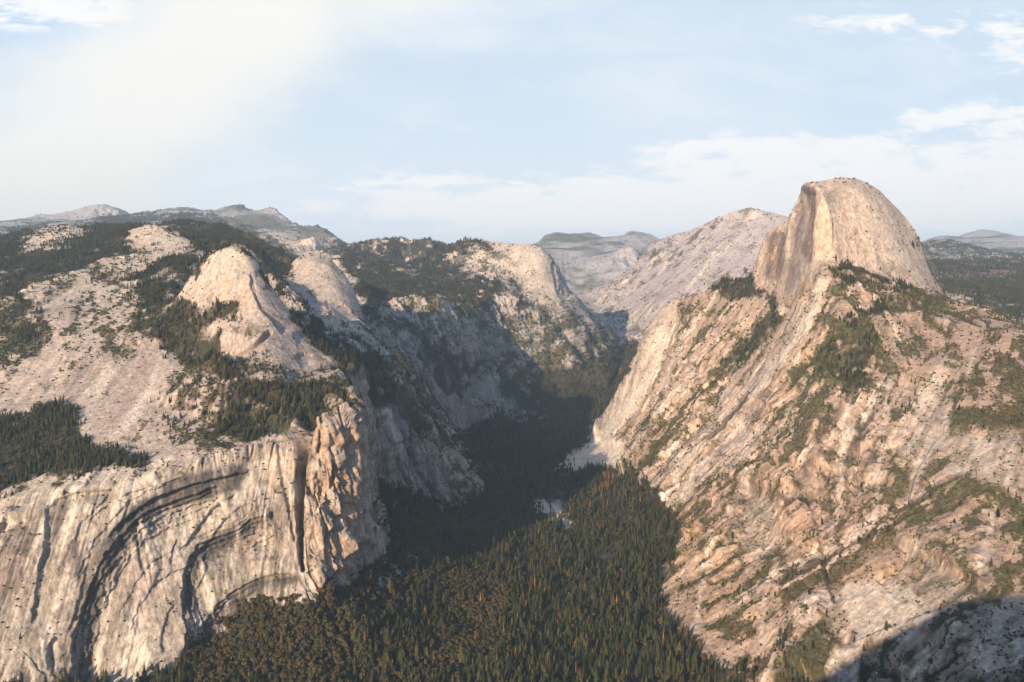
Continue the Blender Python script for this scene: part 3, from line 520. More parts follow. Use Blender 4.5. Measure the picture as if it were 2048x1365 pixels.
# litter and soil under the woods, dry grass among the scrub
soil = mix(np.broadcast_to(c(.030,.028,.017), Xm.shape+(3,)), c(.052,.042,.026), sstep(-.2,.4,nB))
flatn = (slope < .25)&(R_<5)
grd = np.clip(sstep(.35,.8,forv+.25*nB), 0, 1)
base = mix(base, soil, grd)
bsc = sstep(.0,.22, 1.15*fbm(Xm/(62*far**.6), Ym/(62*far**.6), Zm/(62*far**.6), 5, g=.68)+mass*(.42*sstep(.06,.24,-gul)-.02)-.25+brv*.60-.16*(cleft<.1)+.10)*(1-sstep(1.6,3.2,slope)*.75)*(1-.75*barev)*(1-look(scree_lift,PX,PY))
base = mix(base, mix(np.broadcast_to(c(.060,.064,.028), Xm.shape+(3,)), c(.085,.065,.035), sstep(-.2,.3,nA)), np.clip(bsc,0,1)*.9)
base = mix(base, c(.07,.07,.045), sstep(.02,.2,fbm(Xm/170,Ym/170,Zm/90,4)-.05)*.8*sstep(5,6.5,R_)*(1-sstep(9.5,10.5,R_))*(1-barev*.75))
burnt = sstep(7.2,7.8,R_)*(1-sstep(9,9.5,R_))*sstep(1790,1840,PX); base = mix(base, c(.12,.07,.085), burnt*.8)
farw = sstep(10,11.5,R_); snowy = mix(np.broadcast_to(c(.27,.265,.27), Xm.shape+(3,)), c(.10,.10,.08), sstep(-.05,.25,fbm(Xm/900,Ym/900,Zm/500,4)))
base = mix(base, snowy, farw*(1-grd)); base = np.clip(base, .01, .8)
print('colour', round(time.time()-T0,1))
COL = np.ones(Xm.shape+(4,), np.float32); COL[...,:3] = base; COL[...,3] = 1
AUX = np.zeros(Xm.shape+(4,), np.float32); AUX[...,0] = grd; AUX[...,1] = bsc; AUX[...,2] = steep; AUX[...,3] = 1

# ---------------------------------------------------------------- scene helpers
scene = bpy.context.scene
def link(o, parent=None):
    scene.collection.objects.link(o)
    if parent: o.parent = parent
    return o
def tag(o, label=None, cat=None, group=None, kind=None):
    if label: o['label'] = label
    if cat: o['category'] = cat
    if group: o['group'] = group
    if kind: o['kind'] = kind
    return o
def nodes(name):
    m = bpy.data.materials.new(name); m.use_nodes = True; nt = m.node_tree; nt.nodes.clear()
    return m, nt, lambda t, **k: _nn(nt, t, k)
def _nn(nt, t, k):
    n = nt.nodes.new(t)
    for a, v in k.items():
        if a.startswith('i_'):
            key = a[2:]; key = int(key) if key.isdigit() else key
            n.inputs[key].default_value = v
        else: setattr(n, a, v)
    return n
def rock_mat():
    m, nt, N = nodes('granite'); LK = nt.links.new
    out = N('ShaderNodeOutputMaterial'); b = N('ShaderNodeBsdfPrincipled', i_Roughness=.92); b.inputs['Specular IOR Level'].default_value = .15
    LK(b.outputs[0], out.inputs[0])
    at = N('ShaderNodeAttribute', attribute_name='ground_colour'); ax = N('ShaderNodeAttribute', attribute_name='cover')
    geo = N('ShaderNodeNewGeometry')
    def noise(scale, vec=None, det=4, rough=.6):
        n = N('ShaderNodeTexNoise', i_Scale=scale, i_Detail=det, i_Roughness=rough); LK(vec or geo.outputs['Position'], n.inputs['Vector']); return n
    mp = N('ShaderNodeMapping'); mp.inputs['Scale'].default_value = (1,1,.12); LK(geo.outputs['Position'], mp.inputs[0])
    a = noise(.05, det=10, rough=.74); s = noise(.11, mp.outputs[0], 5, .65); f = noise(.35, det=6, rough=.7)
    def rmp(n, lo, hi, a_, b_):
        r = N('ShaderNodeMapRange', i_1=lo, i_2=hi, i_3=a_, i_4=b_); LK(n.outputs[0], r.inputs[0]); return r
    ra = rmp(a, .3, .7, .58, 1.38); rs = rmp(s, .32, .68, .70, 1.28)
    m1 = N('ShaderNodeMath', operation='MULTIPLY'); LK(ra.outputs[0], m1.inputs[0]); LK(rs.outputs[0], m1.inputs[1])
    vm = N('ShaderNodeVectorMath', operation='SCALE'); LK(at.outputs['Color'], vm.inputs[0]); LK(m1.outputs[0], vm.inputs['Scale'])
    # cracks: thin dark joints
    vo = N('ShaderNodeTexVoronoi', feature='DISTANCE_TO_EDGE', i_Scale=.011); 
    mp2 = N('ShaderNodeMapping'); mp2.inputs['Scale'].default_value = (1,1,.45); nd = noise(.03, det=3); 
    va = N('ShaderNodeVectorMath', operation='MULTIPLY_ADD'); va.inputs[1].default_value = (45,45,45); LK(nd.outputs['Color'], va.inputs[0]); LK(geo.outputs['Position'], va.inputs[2]); LK(va.outputs[0], mp2.inputs[0]); LK(mp2.outputs[0], vo.inputs['Vector'])
    cr = N('ShaderNodeMapRange', i_1=.0, i_2=.035, i_3=.86, i_4=1.0); LK(vo.outputs['Distance'], cr.inputs[0])
    vm2 = N('ShaderNodeVectorMath', operation='SCALE'); LK(vm.outputs[0], vm2.inputs[0]); LK(cr.outputs[0], vm2.inputs['Scale'])
    LK(vm2.outputs[0], b.inputs['Base Color'])
    bh = N('ShaderNodeMath', operation='MULTIPLY_ADD', i_1=7.0); LK(a.outputs[0], bh.inputs[0])
    f2 = N('ShaderNodeMath', operation='MULTIPLY', i_1=1.6); LK(f.outputs[0], f2.inputs[0])
    s2_ = N('ShaderNodeMath', operation='MULTIPLY_ADD', i_1=3.5); LK(s.outputs[0], s2_.inputs[0]); LK(f2.outputs[0], s2_.inputs[2]); LK(s2_.outputs[0], bh.inputs[2])
    bp = N('ShaderNodeBump', i_Strength=1.0, i_Distance=1.0); LK(bh.outputs[0], bp.inputs['Height']); LK(bp.outputs[0], b.inputs['Normal'])
    return m
ROCK = rock_mat()
# regions
def inpoly(pts):
    A = np.zeros((MH,MW),np.float32); fill(A,1,pts); return look(A, PXc, PYc) > .5
avg = lambda A: (A[:-1,:-1]+A[1:,:-1]+A[:-1,1:]+A[1:,1:])*.25
PXc, PYc, Rc, Zc, Sc = avg(PX), avg(PY), avg(R_), avg(Z), avg(slope)
REG = np.zeros(PXc.shape, np.int8)                        # 0 mountain slope
REG[Rc > 6.0] = 5; REG[(Rc > 10)] = 6
REG[(PXc<1030)&(Rc<6.0)] = 1
fl = inpoly([(150,1350),(350,1345),(385,1280),(430,1240),(500,1212),(620,1215),(650,1200),(720,1140),(768,1092),(742,965),(800,985),(905,1022),(960,992),(950,918),(905,865),(1000,834),(1085,834),(1064,775),(1120,743),(1190,737),(1235,692),(1262,690),(1225,815),(1205,868),(1230,930),(1300,985),(1340,1040),(1370,1100),(1310,1180),(1330,1230),(1410,1290),(1450,1330),(1560,1345),(1640,1365),(1700,1600),(-376,1600),(-376,1420),(100,1375)])
REG[fl&(Rc<7.5)] = 2; REG[(Rc<1.95)&(Zc<-.90)] = 2
REG[inpoly([(365,600),(385,540),(430,490),(480,485),(540,540),(600,640),(675,718),(620,735),(540,745),(440,690),(400,640)])&(Rc>2.6)&(Rc<3.5)] = 3
REG[inpoly([(560,550),(600,500),(660,500),(700,540),(740,660),(735,680),(690,660),(640,610),(600,600)])&(Rc>3.8)&(Rc<4.8)] = 4
REG[inpoly([(1500,545),(1530,450),(1590,350),(1700,345),(1800,380),(1850,480),(1895,608),(1830,584),(1740,545),(1668,528),(1572,614)])&(Rc>3.2)&(Rc<5)] = 7
REG[(PXc<640)&(PYc>880)&(REG==1)&(Sc>1.0)] = 8
names = {0:'mountain_slope',1:'mountain_slope',2:'valley_floor',3:'granite_dome',4:'granite_dome',5:'mountain_range',6:'far_mountains',7:'granite_dome',8:'cliff'}
idx = np.arange(NROW*NCOL).reshape(NROW,NCOL)
V = np.stack([Xd,Yd,Zd],-1).reshape(-1,3).astype(np.float32)
# smooth vertex normals from the whole sheet, so the seams between regions stay invisible
Pg = V.reshape(NROW,NCOL,3); du = np.gradient(Pg, axis=1); dv = np.gradient(Pg, axis=0); NV = np.cross(du, dv); NV /= np.maximum(np.linalg.norm(NV,axis=2),1e-9)[...,None]; NV = NV.reshape(-1,3).astype(np.float32)
def sheet(name, mask):
    ii, jj = np.nonzero(mask)
    Q = np.stack([idx[ii,jj], idx[ii,jj+1], idx[ii+1,jj+1], idx[ii+1,jj]],-1)
    used = np.zeros(NROW*NCOL, bool); used[Q.ravel()] = True; mp = np.cumsum(used)-1; Q2 = mp[Q].astype(np.int32)
    me = bpy.data.meshes.new(name); nv = int(used.sum()); nf = len(Q2)
    me.vertices.add(nv); me.vertices.foreach_set('co', V[used].ravel())
    me.loops.add(nf*4); me.loops.foreach_set('vertex_index', Q2.ravel()); me.polygons.add(nf); me.polygons.foreach_set('loop_start', np.arange(0,nf*4,4,dtype=np.int32))
    me.update(); me.validate()
    me.polygons.foreach_set('use_smooth', np.ones(nf,bool))
    for nm, A in (('ground_colour',COL),('cover',AUX)):
        at = me.color_attributes.new(nm,'FLOAT_COLOR','POINT'); at.data.foreach_set('color', A.reshape(-1,4)[used].ravel())
    me.normals_split_custom_set_from_vertices(NV[used])
    me.materials.append(ROCK)
    return tag(link(bpy.data.objects.new(name, me)), kind='structure')
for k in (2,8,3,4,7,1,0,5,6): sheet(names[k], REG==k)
print('sheets', round(time.time()-T0,1))
# ---------------------------------------------------------------- trees and shrubs
from mathutils import Vector
def foliage_mat(name, cols):
    m, nt, N = nodes(name); LK = nt.links.new
    out = N('ShaderNodeOutputMaterial'); b = N('ShaderNodeBsdfPrincipled', i_Roughness=.8); b.inputs['Specular IOR Level'].default_value = .1; LK(b.outputs[0], out.inputs[0])
    oi = N('ShaderNodeObjectInfo'); rp = N('ShaderNodeValToRGB'); cr = rp.color_ramp
    cr.elements[0].position = 0; cr.elements[0].color = (*cols[0],1); cr.elements[1].position = 1; cr.elements[1].color = (*cols[-1],1)
    for i, cc in enumerate(cols[1:-1]): e = cr.elements.new((i+1)/(len(cols)-1)); e.color = (*cc,1)
    LK(oi.outputs['Random'], rp.inputs[0])
    geo = N('ShaderNodeNewGeometry'); n = N('ShaderNodeTexNoise', i_Scale=.35, i_Detail=2.0); LK(geo.outputs['Position'], n.inputs['Vector'])
    mr = N('ShaderNodeMapRange', i_1=.3, i_2=.7, i_3=.65, i_4=1.35); LK(n.outputs[0], mr.inputs[0])
    vs = N('ShaderNodeVectorMath', operation='SCALE'); LK(rp.outputs[0], vs.inputs[0]); LK(mr.outputs[0], vs.inputs['Scale']); LK(vs.outputs[0], b.inputs['Base Color'])
    return m
M_CON = foliage_mat('conifer_needles', [(.011,.019,.010),(.027,.035,.014),(.045,.052,.018),(.018,.024,.012),(.046,.037,.018),(.080,.070,.024)])
M_DEAD = foliage_mat('dead_needles', [(.15,.065,.03),(.21,.095,.035),(.11,.06,.035),(.30,.15,.05)])
M_OAK = foliage_mat('broadleaf_leaves', [(.055,.045,.020),(.080,.060,.025),(.050,.052,.020),(.09,.062,.028)])
M_SHR = foliage_mat('shrub_leaves', [(.045,.050,.018),(.065,.065,.023),(.038,.044,.018),(.075,.062,.026)])
m, nt_, N_ = nodes('bark'); o_ = N_('ShaderNodeOutputMaterial'); b_ = N_('ShaderNodeBsdfPrincipled', i_Roughness=.95); b_.inputs['Base Color'].default_value = (.13,.085,.055,1); nt_.links.new(b_.outputs[0], o_.inputs[0])
w_ = N_('ShaderNodeTexNoise', i_Scale=2.0); r_ = N_('ShaderNodeBump', i_Strength=.5); nt_.links.new(w_.outputs[0], r_.inputs['Height']); nt_.links.new(r_.outputs[0], b_.inputs['Normal']); M_BARK = m
def mesh_from(name, vs, fs, mat):
    me = bpy.data.meshes.new(name); me.from_pydata(vs, [], fs); me.materials.append(mat); me.update(); return me
def conifer_crown(seed, levels=11, rad=.155, thin=1.0, tip=.8):      # unit height
    r = random.Random(seed); vs, fs = [], []
    lean = (r.uniform(-.012,.012), r.uniform(-.012,.012))
    for i in range(levels):
        t = i/(levels-1); z = .07+.87*t
        R = rad*((1-t)**tip*.92+.10)*(.82+.36*r.random())*(1 if t > .12 else .8)
        n = max(5, int((10-4*t)*thin)); ph = r.random()*6.28
        for k in range(n):
            if r.random() < .10/thin: continue
            a = ph+k*6.283/n+r.uniform(-.2,.2); rr_ = R*r.uniform(.72,1.2); wd = 3.2/n*rr_*.72
            dx, dy = math.cos(a), math.sin(a); cx_, cy_ = lean[0]*i, lean[1]*i
            b0 = len(vs); dz = -.035-.25*rr_*r.uniform(.4,1.2)
            vs += [(cx_,cy_,z+.055*(1-.5*t)+.02), (cx_+dx*rr_*.6-dy*wd, cy_+dy*rr_*.6+dx*wd, z+dz*.45), (cx_+dx*rr_, cy_+dy*rr_, z+dz+.012), (cx_+dx*rr_*.6+dy*wd, cy_+dy*rr_*.6-dx*wd, z+dz*.45), (cx_,cy_,z-.05)]
            fs += [(b0,b0+1,b0+2),(b0,b0+2,b0+3),(b0+4,b0+2,b0+1),(b0+4,b0+3,b0+2)]
    b0 = len(vs); vs += [(lean[0]*levels, lean[1]*levels, 1.0)]
    for k in range(5): a = k*1.257; vs.append((lean[0]*levels+.018*math.cos(a), lean[1]*levels+.018*math.sin(a), .90))
    fs += [(b0,b0+1+k,b0+1+(k+1)%5) for k in range(5)]
    return vs, fs
def trunk_mesh(h0=-.06, h1=.8, r0=.016):
    vs, fs = [], []
    for z, r in ((h0,r0*1.4),(.03,r0),(h1*.5,r0*.7),(h1,r0*.25)):
        for k in range(6): a = k*math.pi/3; vs.append((r*math.cos(a), r*math.sin(a), z))
    for i in range(3):
        for k in range(6): fs.append((i*6+k, i*6+(k+1)%6, i*6+6+(k+1)%6, i*6+6+k))
    return mesh_from('trunk', vs, fs, M_BARK)
def bush(seed, n=110, hgt=.75, base=.05, spread=.5, leaf=.16):       # clumps of leafy faces through a rounded crown, unit width
    r = random.Random(seed); vs, fs = [], []
    lobes = [(r.uniform(-.22,.22), r.uniform(-.22,.22), r.uniform(.35,.7)*hgt, r.uniform(.22,.34)) for _ in range(6)]+[(0,0,hgt*.55,.36)]
    for i in range(n):
        lx_, ly_, lz_, lr_ = lobes[i%7]
        d = Vector((r.gauss(0,1), r.gauss(0,1), r.gauss(.25,1))).normalized()
        c_ = Vector((lx_,ly_,lz_))+Vector((d.x*lr_,d.y*lr_,d.z*lr_*hgt))*r.uniform(.75,1.08)
        c_.z = max(c_.z, base); nrm = (d+Vector((r.gauss(0,.35),r.gauss(0,.35),r.gauss(0,.35)))).normalized()
        t1 = nrm.orthogonal().normalized(); t2 = nrm.cross(t1); a = r.random()*3.14; s = leaf*r.uniform(.6,1.25)
        e1 = t1*math.cos(a)+t2*math.sin(a); e2 = nrm.cross(e1); b0 = len(vs)
        vs += [tuple(c_+e1*s), tuple(c_+e2*s*.7), tuple(c_-e1*s*.8), tuple(c_-e2*s*.65)]; fs += [(b0,b0+1,b0+2,b0+3)]
    return vs, fs
def clump(seed, n, **k): return bush(seed, n, **k)
CROWN = {
 'conifer': [mesh_from('crown', *conifer_crown(s, rad=rd, tip=tp), M_CON) for s, rd, tp in ((1,.19,.8),(2,.25,.7),(3,.16,.9),(4,.30,.6),(5,.21,.6))],
 'dead': [mesh_from('crown', *conifer_crown(s, rad=.125, thin=.8, tip=.8), M_DEAD) for s in (11,12,13)],
 'oak': [mesh_from('crown', *bush(s, 150, 1.0, .15), M_OAK) for s in (21,22,23)],
 'shrub': [mesh_from('crown', *bush(s, 90, .7, .03, leaf=.19), M_SHR) for s in (31,32,33)]}
TR_C = trunk_mesh(); TR_O = trunk_mesh(-.1, .7, .035); TR_S = trunk_mesh(-.08, .4, .03)

# where they stand: faces of the ground sheet, drawn by area and cover
Pq = Pg; e1 = Pq[1:,:-1]-Pq[:-1,:-1]; e2 = Pq[:-1,1:]-Pq[:-1,:-1]
parea = np.abs(e1[...,0]*e2[...,1]-e1[...,1]*e2[...,0]); area3 = np.linalg.norm(np.cross(e1,e2),axis=2)
fq, bq, hq = avg(forv), avg(bsc), avg(hidv); scq = 1-avg(look(scree_lift,PX,PY)); 
seen = (hq < .012)&(PXc>-170)&(PXc<2220)&(PYc<1460)
f5 = np.clip(Rc/2.4, 1, 20)
woods = np.where(PXc<1300, 1, 1)
oaky = .16*(REG==2)*sstep(0,.3,avg(nB)+.1)+sstep(-.05,.25, avg(nA)+.15*(PXc<1000)+.25*((PXc<700)&(PYc>1180))) * ((PXc>380)&(PXc<1020)&(PYc>1040)&(Rc<3.2)|((PXc<1000)&(PXc>350)&(PYc>1180)&(PYc<1330)&(PXc<760)))
clus = sstep(.0,.25, avg(ns_)+.25*avg(cleft))
den_con = parea*fq**1.3*(.12+1.9*sstep(-.25,.3,avg(n3)+.9*avg(n2)))/(np.where(REG==2,62,44)*f5**1.15)*(Sc<2.2)*(1-.75*oaky); den_con = den_con+parea*bq*.10/(140*f5)*(Sc<1.6)+parea*np.clip(avg(brv)-.2,0,1)*(1-avg(barev))*scq*(.35+2.6*clus)/(900*f5)*(Sc<1.5)
deadp = np.zeros((MH,MW),np.float32); fill(deadp,.55,[(1170,1010),(1200,960),(1240,940),(1290,960),(1300,1000),(1240,1060),(1190,1060)]); fill(deadp,.30,[(1180,1080),(1300,1060),(1290,1110),(1220,1120)]); fill(deadp,.3,[(1235,700),(1265,690),(1260,730),(1240,740)])
fill(deadp,.035,[(300,1600),(380,1250),(800,1070),(1300,1050),(1340,1250),(1640,1600)]); deadp = smooth(deadp,6); dq = look(deadp,PXc,PYc)*(sstep(.0,.3,avg(n2))*1.3+.15)+.0015+.04*((Rc>5)&(PXc>700)&(PXc<1050))
den_oak = parea*fq*oaky/70
clus = sstep(.0,.25, avg(ns_)+.25*avg(cleft))
den_shr = area3*np.clip(bq,0,1)*(.3+avg(brv))/(60*f5**1.2)*(Sc<3.5)*(1-grd[:-1,:-1]*.7)+area3*(1-avg(barev)*.9)*scq*(.35+2.6*clus)/(900*f5)*(Sc<4.5)*(avg(floorw)>.5)
def draw(den, lim):
    d = np.where(seen, den, 0).ravel(); tot = d.sum(); n = int(min(tot, lim)); cdf = np.cumsum(d)/tot
    k = np.searchsorted(cdf, rng.random(n)); k = np.minimum(k, len(d)-1); i, j = np.divmod(k, NCOL-1)
    u = rng.random((n,1)); v = rng.random((n,1))
    P = (Pq[i,j]*(1-u)+Pq[i+1,j]*u)*(1-v)+(Pq[i,j+1]*(1-u)+Pq[i+1,j+1]*u)*v
    print('draw', int(tot), n)
    return P.astype(np.float32), k
def onpic(P):
    f_ = P[:,1]*CP-(P[:,2]-ZOFF)*SP
    return 1024+F*P[:,0]/f_, 682.5-F*(P[:,1]*SP+(P[:,2]-ZOFF)*CP)/f_, f_
cp_, ck = draw(den_con, 120000); dead = rng.random(len(ck)) < dq.ravel()[ck]; dead &= np.linalg.norm(cp_,axis=1) < 9000
Rk = Rc.ravel()[ck]; vall = (REG.ravel()[ck] == 2)
hgt = np.where(vall, rng.triangular(9,22,44,len(ck)), np.where(Rk<6, rng.uniform(12,27,len(ck)), rng.uniform(18,32,len(ck)))).astype(np.float32); hgt = hgt*(1+.9*avg(nB).ravel()[ck])
hgt = np.where(vall|(fq.ravel()[ck]>.5), hgt, hgt*.75)
op_, okk = draw(den_oak, 30000); oh = rng.uniform(9,17,len(okk)).astype(np.float32)
sp_, skk = draw(den_shr, 230000); shh = (rng.uniform(3.0,8.5,len(skk))*np.clip(Rc.ravel()[skk]/3,.9,2)).astype(np.float32)
ORIG = {}
def thing(kind, name, P, H_, var, label, cat, group, trunk):
    root = bpy.data.objects.new(name, None); link(root); root.location = [float(a) for a in P]; root.rotation_euler = (0,0,random.uniform(0,6.28)); root.empty_display_size = 5
    h = float(H_); root.scale = (h,h,h); tag(root, label, cat, group)
    cr_ = bpy.data.objects.new('crown', CROWN[kind][var]); link(cr_, root)
    tk = bpy.data.objects.new('trunk', trunk); link(tk, root)
    ORIG.setdefault((kind,var), cr_)
def pick(P, H_, n, sel=None):
    px, py, f_ = onpic(P); size = H_*F/f_; g = (px>6)&(px<2042)&(py-size*.7<1360)&(py<1400)
    if sel is not None: g &= sel
    o = np.argsort(np.where(g, -size, 0))[:n]; return o[g[o]]
big = pick(cp_, hgt, 300, ~dead&vall)
for i in big: thing('conifer','conifer',cp_[i],hgt[i],int(rng.integers(5)),'tall dark green conifer in the crowded forest along the near valley floor','conifer','conifers of the valley forest',TR_C)
dpk = pick(cp_, hgt, 300, dead)
for i in dpk: thing('dead','dead_conifer',cp_[i],hgt[i],int(rng.integers(3)),'dead conifer with rust orange needles standing among the green trees','dead tree','rust coloured dead conifers',TR_C)
opk = pick(op_, oh, 300)
for i in opk: thing('oak','broadleaf_tree',op_[i],oh[i],int(rng.integers(3)),'round olive brown broadleaf tree on the slope at the foot of the arched cliff','tree','broadleaf trees below the arched cliff',TR_O)
spk = pick(sp_, shh, 300)
for i in spk: thing('shrub','shrub',sp_[i],shh[i],int(rng.integers(3)),'low dark green shrub rooted on the steep granite near the picture edge','shrub','shrubs scattered over the granite',TR_S)
def mass(name, label, cat, kind, P, H_, wide=1.0):
    n = len(P)
    if n == 0: return
    me = bpy.data.meshes.new(name); me.vertices.add(n); me.vertices.foreach_set('co', np.ascontiguousarray(P,np.float32).ravel())
    a = me.attributes.new('size','FLOAT','POINT'); a.data.foreach_set('value', H_.astype(np.float32))
    a = me.attributes.new('turn','FLOAT','POINT'); a.data.foreach_set('value', rng.uniform(0,6.28,n).astype(np.float32))
    a = me.attributes.new('pick','INT','POINT'); a.data.foreach_set('value', rng.integers(0,len(CROWN[kind]),n).astype(np.int32))
    o = tag(link(bpy.data.objects.new(name, me)), label, cat, kind='stuff')
    ng = bpy.data.node_groups.new(name,'GeometryNodeTree'); ng.interface.new_socket('Geometry', in_out='INPUT', socket_type='NodeSocketGeometry'); ng.interface.new_socket('Geometry', in_out='OUTPUT', socket_type='NodeSocketGeometry')
    gi = ng.nodes.new('NodeGroupInput'); go = ng.nodes.new('NodeGroupOutput'); jn = ng.nodes.new('GeometryNodeJoinGeometry')
    for v in range(len(CROWN[kind])):
        inf = ng.nodes.new('GeometryNodeObjectInfo'); inf.inputs['Object'].default_value = ORIG[(kind,v)]; inf.inputs['As Instance'].default_value = True; ng.links.new(inf.outputs['Geometry'], jn.inputs[0])
    ip = ng.nodes.new('GeometryNodeInstanceOnPoints'); ip.inputs['Pick Instance'].default_value = True
    def na(nm, ty): x = ng.nodes.new('GeometryNodeInputNamedAttribute'); x.data_type = ty; x.inputs[0].default_value = nm; return x.outputs[0]
    ng.links.new(gi.outputs[0], ip.inputs['Points']); ng.links.new(jn.outputs[0], ip.inputs['Instance']); ng.links.new(na('pick','INT'), ip.inputs['Instance Index'])
    cx_ = ng.nodes.new('ShaderNodeCombineXYZ'); ng.links.new(na('turn','FLOAT'), cx_.inputs[2]); ng.links.new(cx_.outputs[0], ip.inputs['Rotation']); ng.links.new(na('size','FLOAT'), ip.inputs['Scale'])
    ng.links.new(ip.outputs[0], go.inputs[0]); md = o.modifiers.new('scatter','NODES'); md.node_group = ng
    return o
def rest(n, used): r = np.ones(n,bool); r[used] = False; return r
rc_ = rest(len(ck), big)&~dead; rd_ = rest(len(ck), dpk)&dead
mass('valley_forest','dense dark conifer forest filling the valley floor','forest','conifer',cp_[rc_&vall],hgt[rc_&vall])
lf = (PXc.ravel()[ck] < 760)&~vall&(Rk<6.3); rt = (PXc.ravel()[ck] > 1150)&~vall&(Rk<6.3)
mass('ridge_forest','dark conifers covering the ridges and hollows round the left domes','forest','conifer',cp_[rc_&lf],hgt[rc_&lf])
mass('slope_forest','clumps of conifers on the sunlit right slope','forest','conifer',cp_[rc_&rt],hgt[rc_&rt])
o3 = rc_&~vall&~lf&~rt; mass('distant_forest','hazy conifer forest on the far plateau','forest','conifer',cp_[o3],hgt[o3])
mass('dead_forest','rust coloured dead conifers mixed into the forest','forest','dead',cp_[rd_],hgt[rd_])
ro = rest(len(okk), opk); mass('broadleaf_forest','olive brown broadleaf woods on the talus','woods','oak',op_[ro],oh[ro])
rs_ = rest(len(skk), spk); mass('scrub','dark scrub dotted over the granite ledges','scrub','shrub',sp_[rs_],shh[rs_])
print('trees', len(ck), len(okk), len(skk), round(time.time()-T0,1))
# ---------------------------------------------------------------- air
hz = bpy.data.meshes.new('haze'); x0,x1,y0,y1,z0,z1 = -34000,34000,-5000,36000,-700,2900
hz.from_pydata([(x,y,z) for x in (x0,x1) for y in (y0,y1) for z in (z0,z1)], [], [(0,1,3,2),(4,6,7,5),(0,4,5,1),(2,3,7,6),(0,2,6,4),(1,5,7,3)]); hz.update()
m, nt_, N_ = nodes('haze'); o_ = N_('ShaderNodeOutputMaterial'); v_ = N_('ShaderNodeVolumePrincipled'); v_.inputs['Color'].default_value = (.60,.80,.99,1); v_.inputs['Density'].default_value = 2.7e-5; v_.inputs['Anisotropy'].default_value = .2
nt_.links.new(v_.outputs[0], o_.inputs['Volume']); hz.materials.append(m); tag(link(bpy.data.objects.new('haze', hz)), 'thin pale summer haze filling the valley air', 'haze', kind='stuff')
# ---------------------------------------------------------------- the rim the viewer stands on (behind and below the eye)
SUN_AZ, SUN_EL = math.radians(180+30), math.radians(17)        # clockwise from +Y: behind the camera, to the left
gx_ = np.linspace(-5,4,260); gy_ = np.linspace(-4,.75,170); GXX, GYY = np.meshgrid(gx_, gy_)
ridge = np.interp(GXX, [-5,-1.4,-.9,-.55,-.3,-.12,.04,.17,.5,1.2,4], [-1.04,-1.04,-.80,-.54,-.35,-.23,-.135,-.11,-.12,-.35,-.60])
front = np.clip((GYY-.1)/.42, 0, 1); back_ = np.clip((.1-GYY), 0, 5)
GZ = ridge*(1-front)+(-1.05)*front+np.minimum(back_*.13, .10)*(ridge>-.95)
GZ = GZ+.012*fbm(GXX/.2, GYY/.2, 0*GXX, 4)*(1-np.exp(-((GXX)**2+(GYY)**2)/.02))-.004
GZ = np.where((GXX**2+GYY**2) < .0009, np.minimum(GZ, -.045), GZ)
vs = np.stack([GXX*1000, GYY*1000, GZ*1000+ZOFF-3], -1).reshape(-1,3); n_, m_ = GXX.shape
ix_ = np.arange(n_*m_).reshape(n_,m_); Q = np.stack([ix_[:-1,:-1],ix_[:-1,1:],ix_[1:,1:],ix_[1:,:-1]],-1).reshape(-1,4)
me = bpy.data.meshes.new('near_cliff'); me.from_pydata(vs.tolist(), [], Q.tolist()); me.update()
at = me.color_attributes.new('ground_colour','FLOAT_COLOR','POINT'); at.data.foreach_set('color', np.tile(np.array([.36,.30,.24,1],np.float32), n_*m_)); me.materials.append(ROCK)
tag(link(bpy.data.objects.new('near_cliff', me)), kind='structure')
# ---------------------------------------------------------------- camera, sun, sky
cam = bpy.data.cameras.new('camera'); co = link(bpy.data.objects.new('camera', cam)); scene.camera = co
cam.sensor_width = 36; cam.lens = 36*F/2048; cam.clip_start = 1; cam.clip_end = 300000
co.location = (0,0,ZOFF); co.rotation_euler = (math.pi/2-PITCH, 0, 0)
sd = (math.sin(SUN_AZ)*math.cos(SUN_EL), math.cos(SUN_AZ)*math.cos(SUN_EL), math.sin(SUN_EL))
sl = bpy.data.lights.new('sun','SUN'); sl.energy = 5.0; sl.angle = math.radians(.53); sl.color = (1,.75,.52)
so = link(bpy.data.objects.new('sun', sl)); so.location = (0,-100,3000)
so.rotation_euler = Vector(sd).to_track_quat('Z','Y').to_euler()
world = bpy.data.worlds.new('World'); scene.world = world; world.use_nodes = True; nt = world.node_tree; nt.nodes.clear()
N = lambda t, **k: _nn(nt, t, k); LK = nt.links.new
class E:
    def __init__(s, k): s.k = k
    def _op(s, op, *o):
        n = nt.nodes.new('ShaderNodeMath'); n.operation = op
        for i, a in enumerate((s,)+o):
            a = a.k if isinstance(a, E) else a
            if isinstance(a, (int,float)): n.inputs[i].default_value = a
            else: nt.links.new(a, n.inputs[i])
        return E(n.outputs[0])
    def __add__(s,o): return s._op('ADD',o)
    __radd__ = __add__
    def __sub__(s,o): return s._op('SUBTRACT',o)
    def __rsub__(s,o): return E(float(o))._op('SUBTRACT',s)
    def __mul__(s,o): return s._op('MULTIPLY',o)
    __rmul__ = __mul__
    def __truediv__(s,o): return s._op('DIVIDE',o)
    def mx(s,o): return s._op('MAXIMUM',o)
    def mn(s,o): return s._op('MINIMUM',o)
    def ss(s,a,b):
        n = nt.nodes.new('ShaderNodeMapRange'); n.interpolation_type = 'SMOOTHSTEP'; nt.links.new(s.k, n.inputs[0]); n.inputs[1].default_value = a; n.inputs[2].default_value = b; return E(n.outputs[0])
    def gauss(s, c0, w0): d = (s-c0)/w0; return E(2.718)._op('POWER', d*d*-1.0)
tc = N('ShaderNodeTexCoord'); sx = N('ShaderNodeSeparateXYZ'); LK(tc.outputs['Generated'], sx.inputs[0])
dx, dy, dz = E(sx.outputs[0]), E(sx.outputs[1]), E(sx.outputs[2])
yy = dy.mx(.05); U, W_ = dx/yy, dz/yy
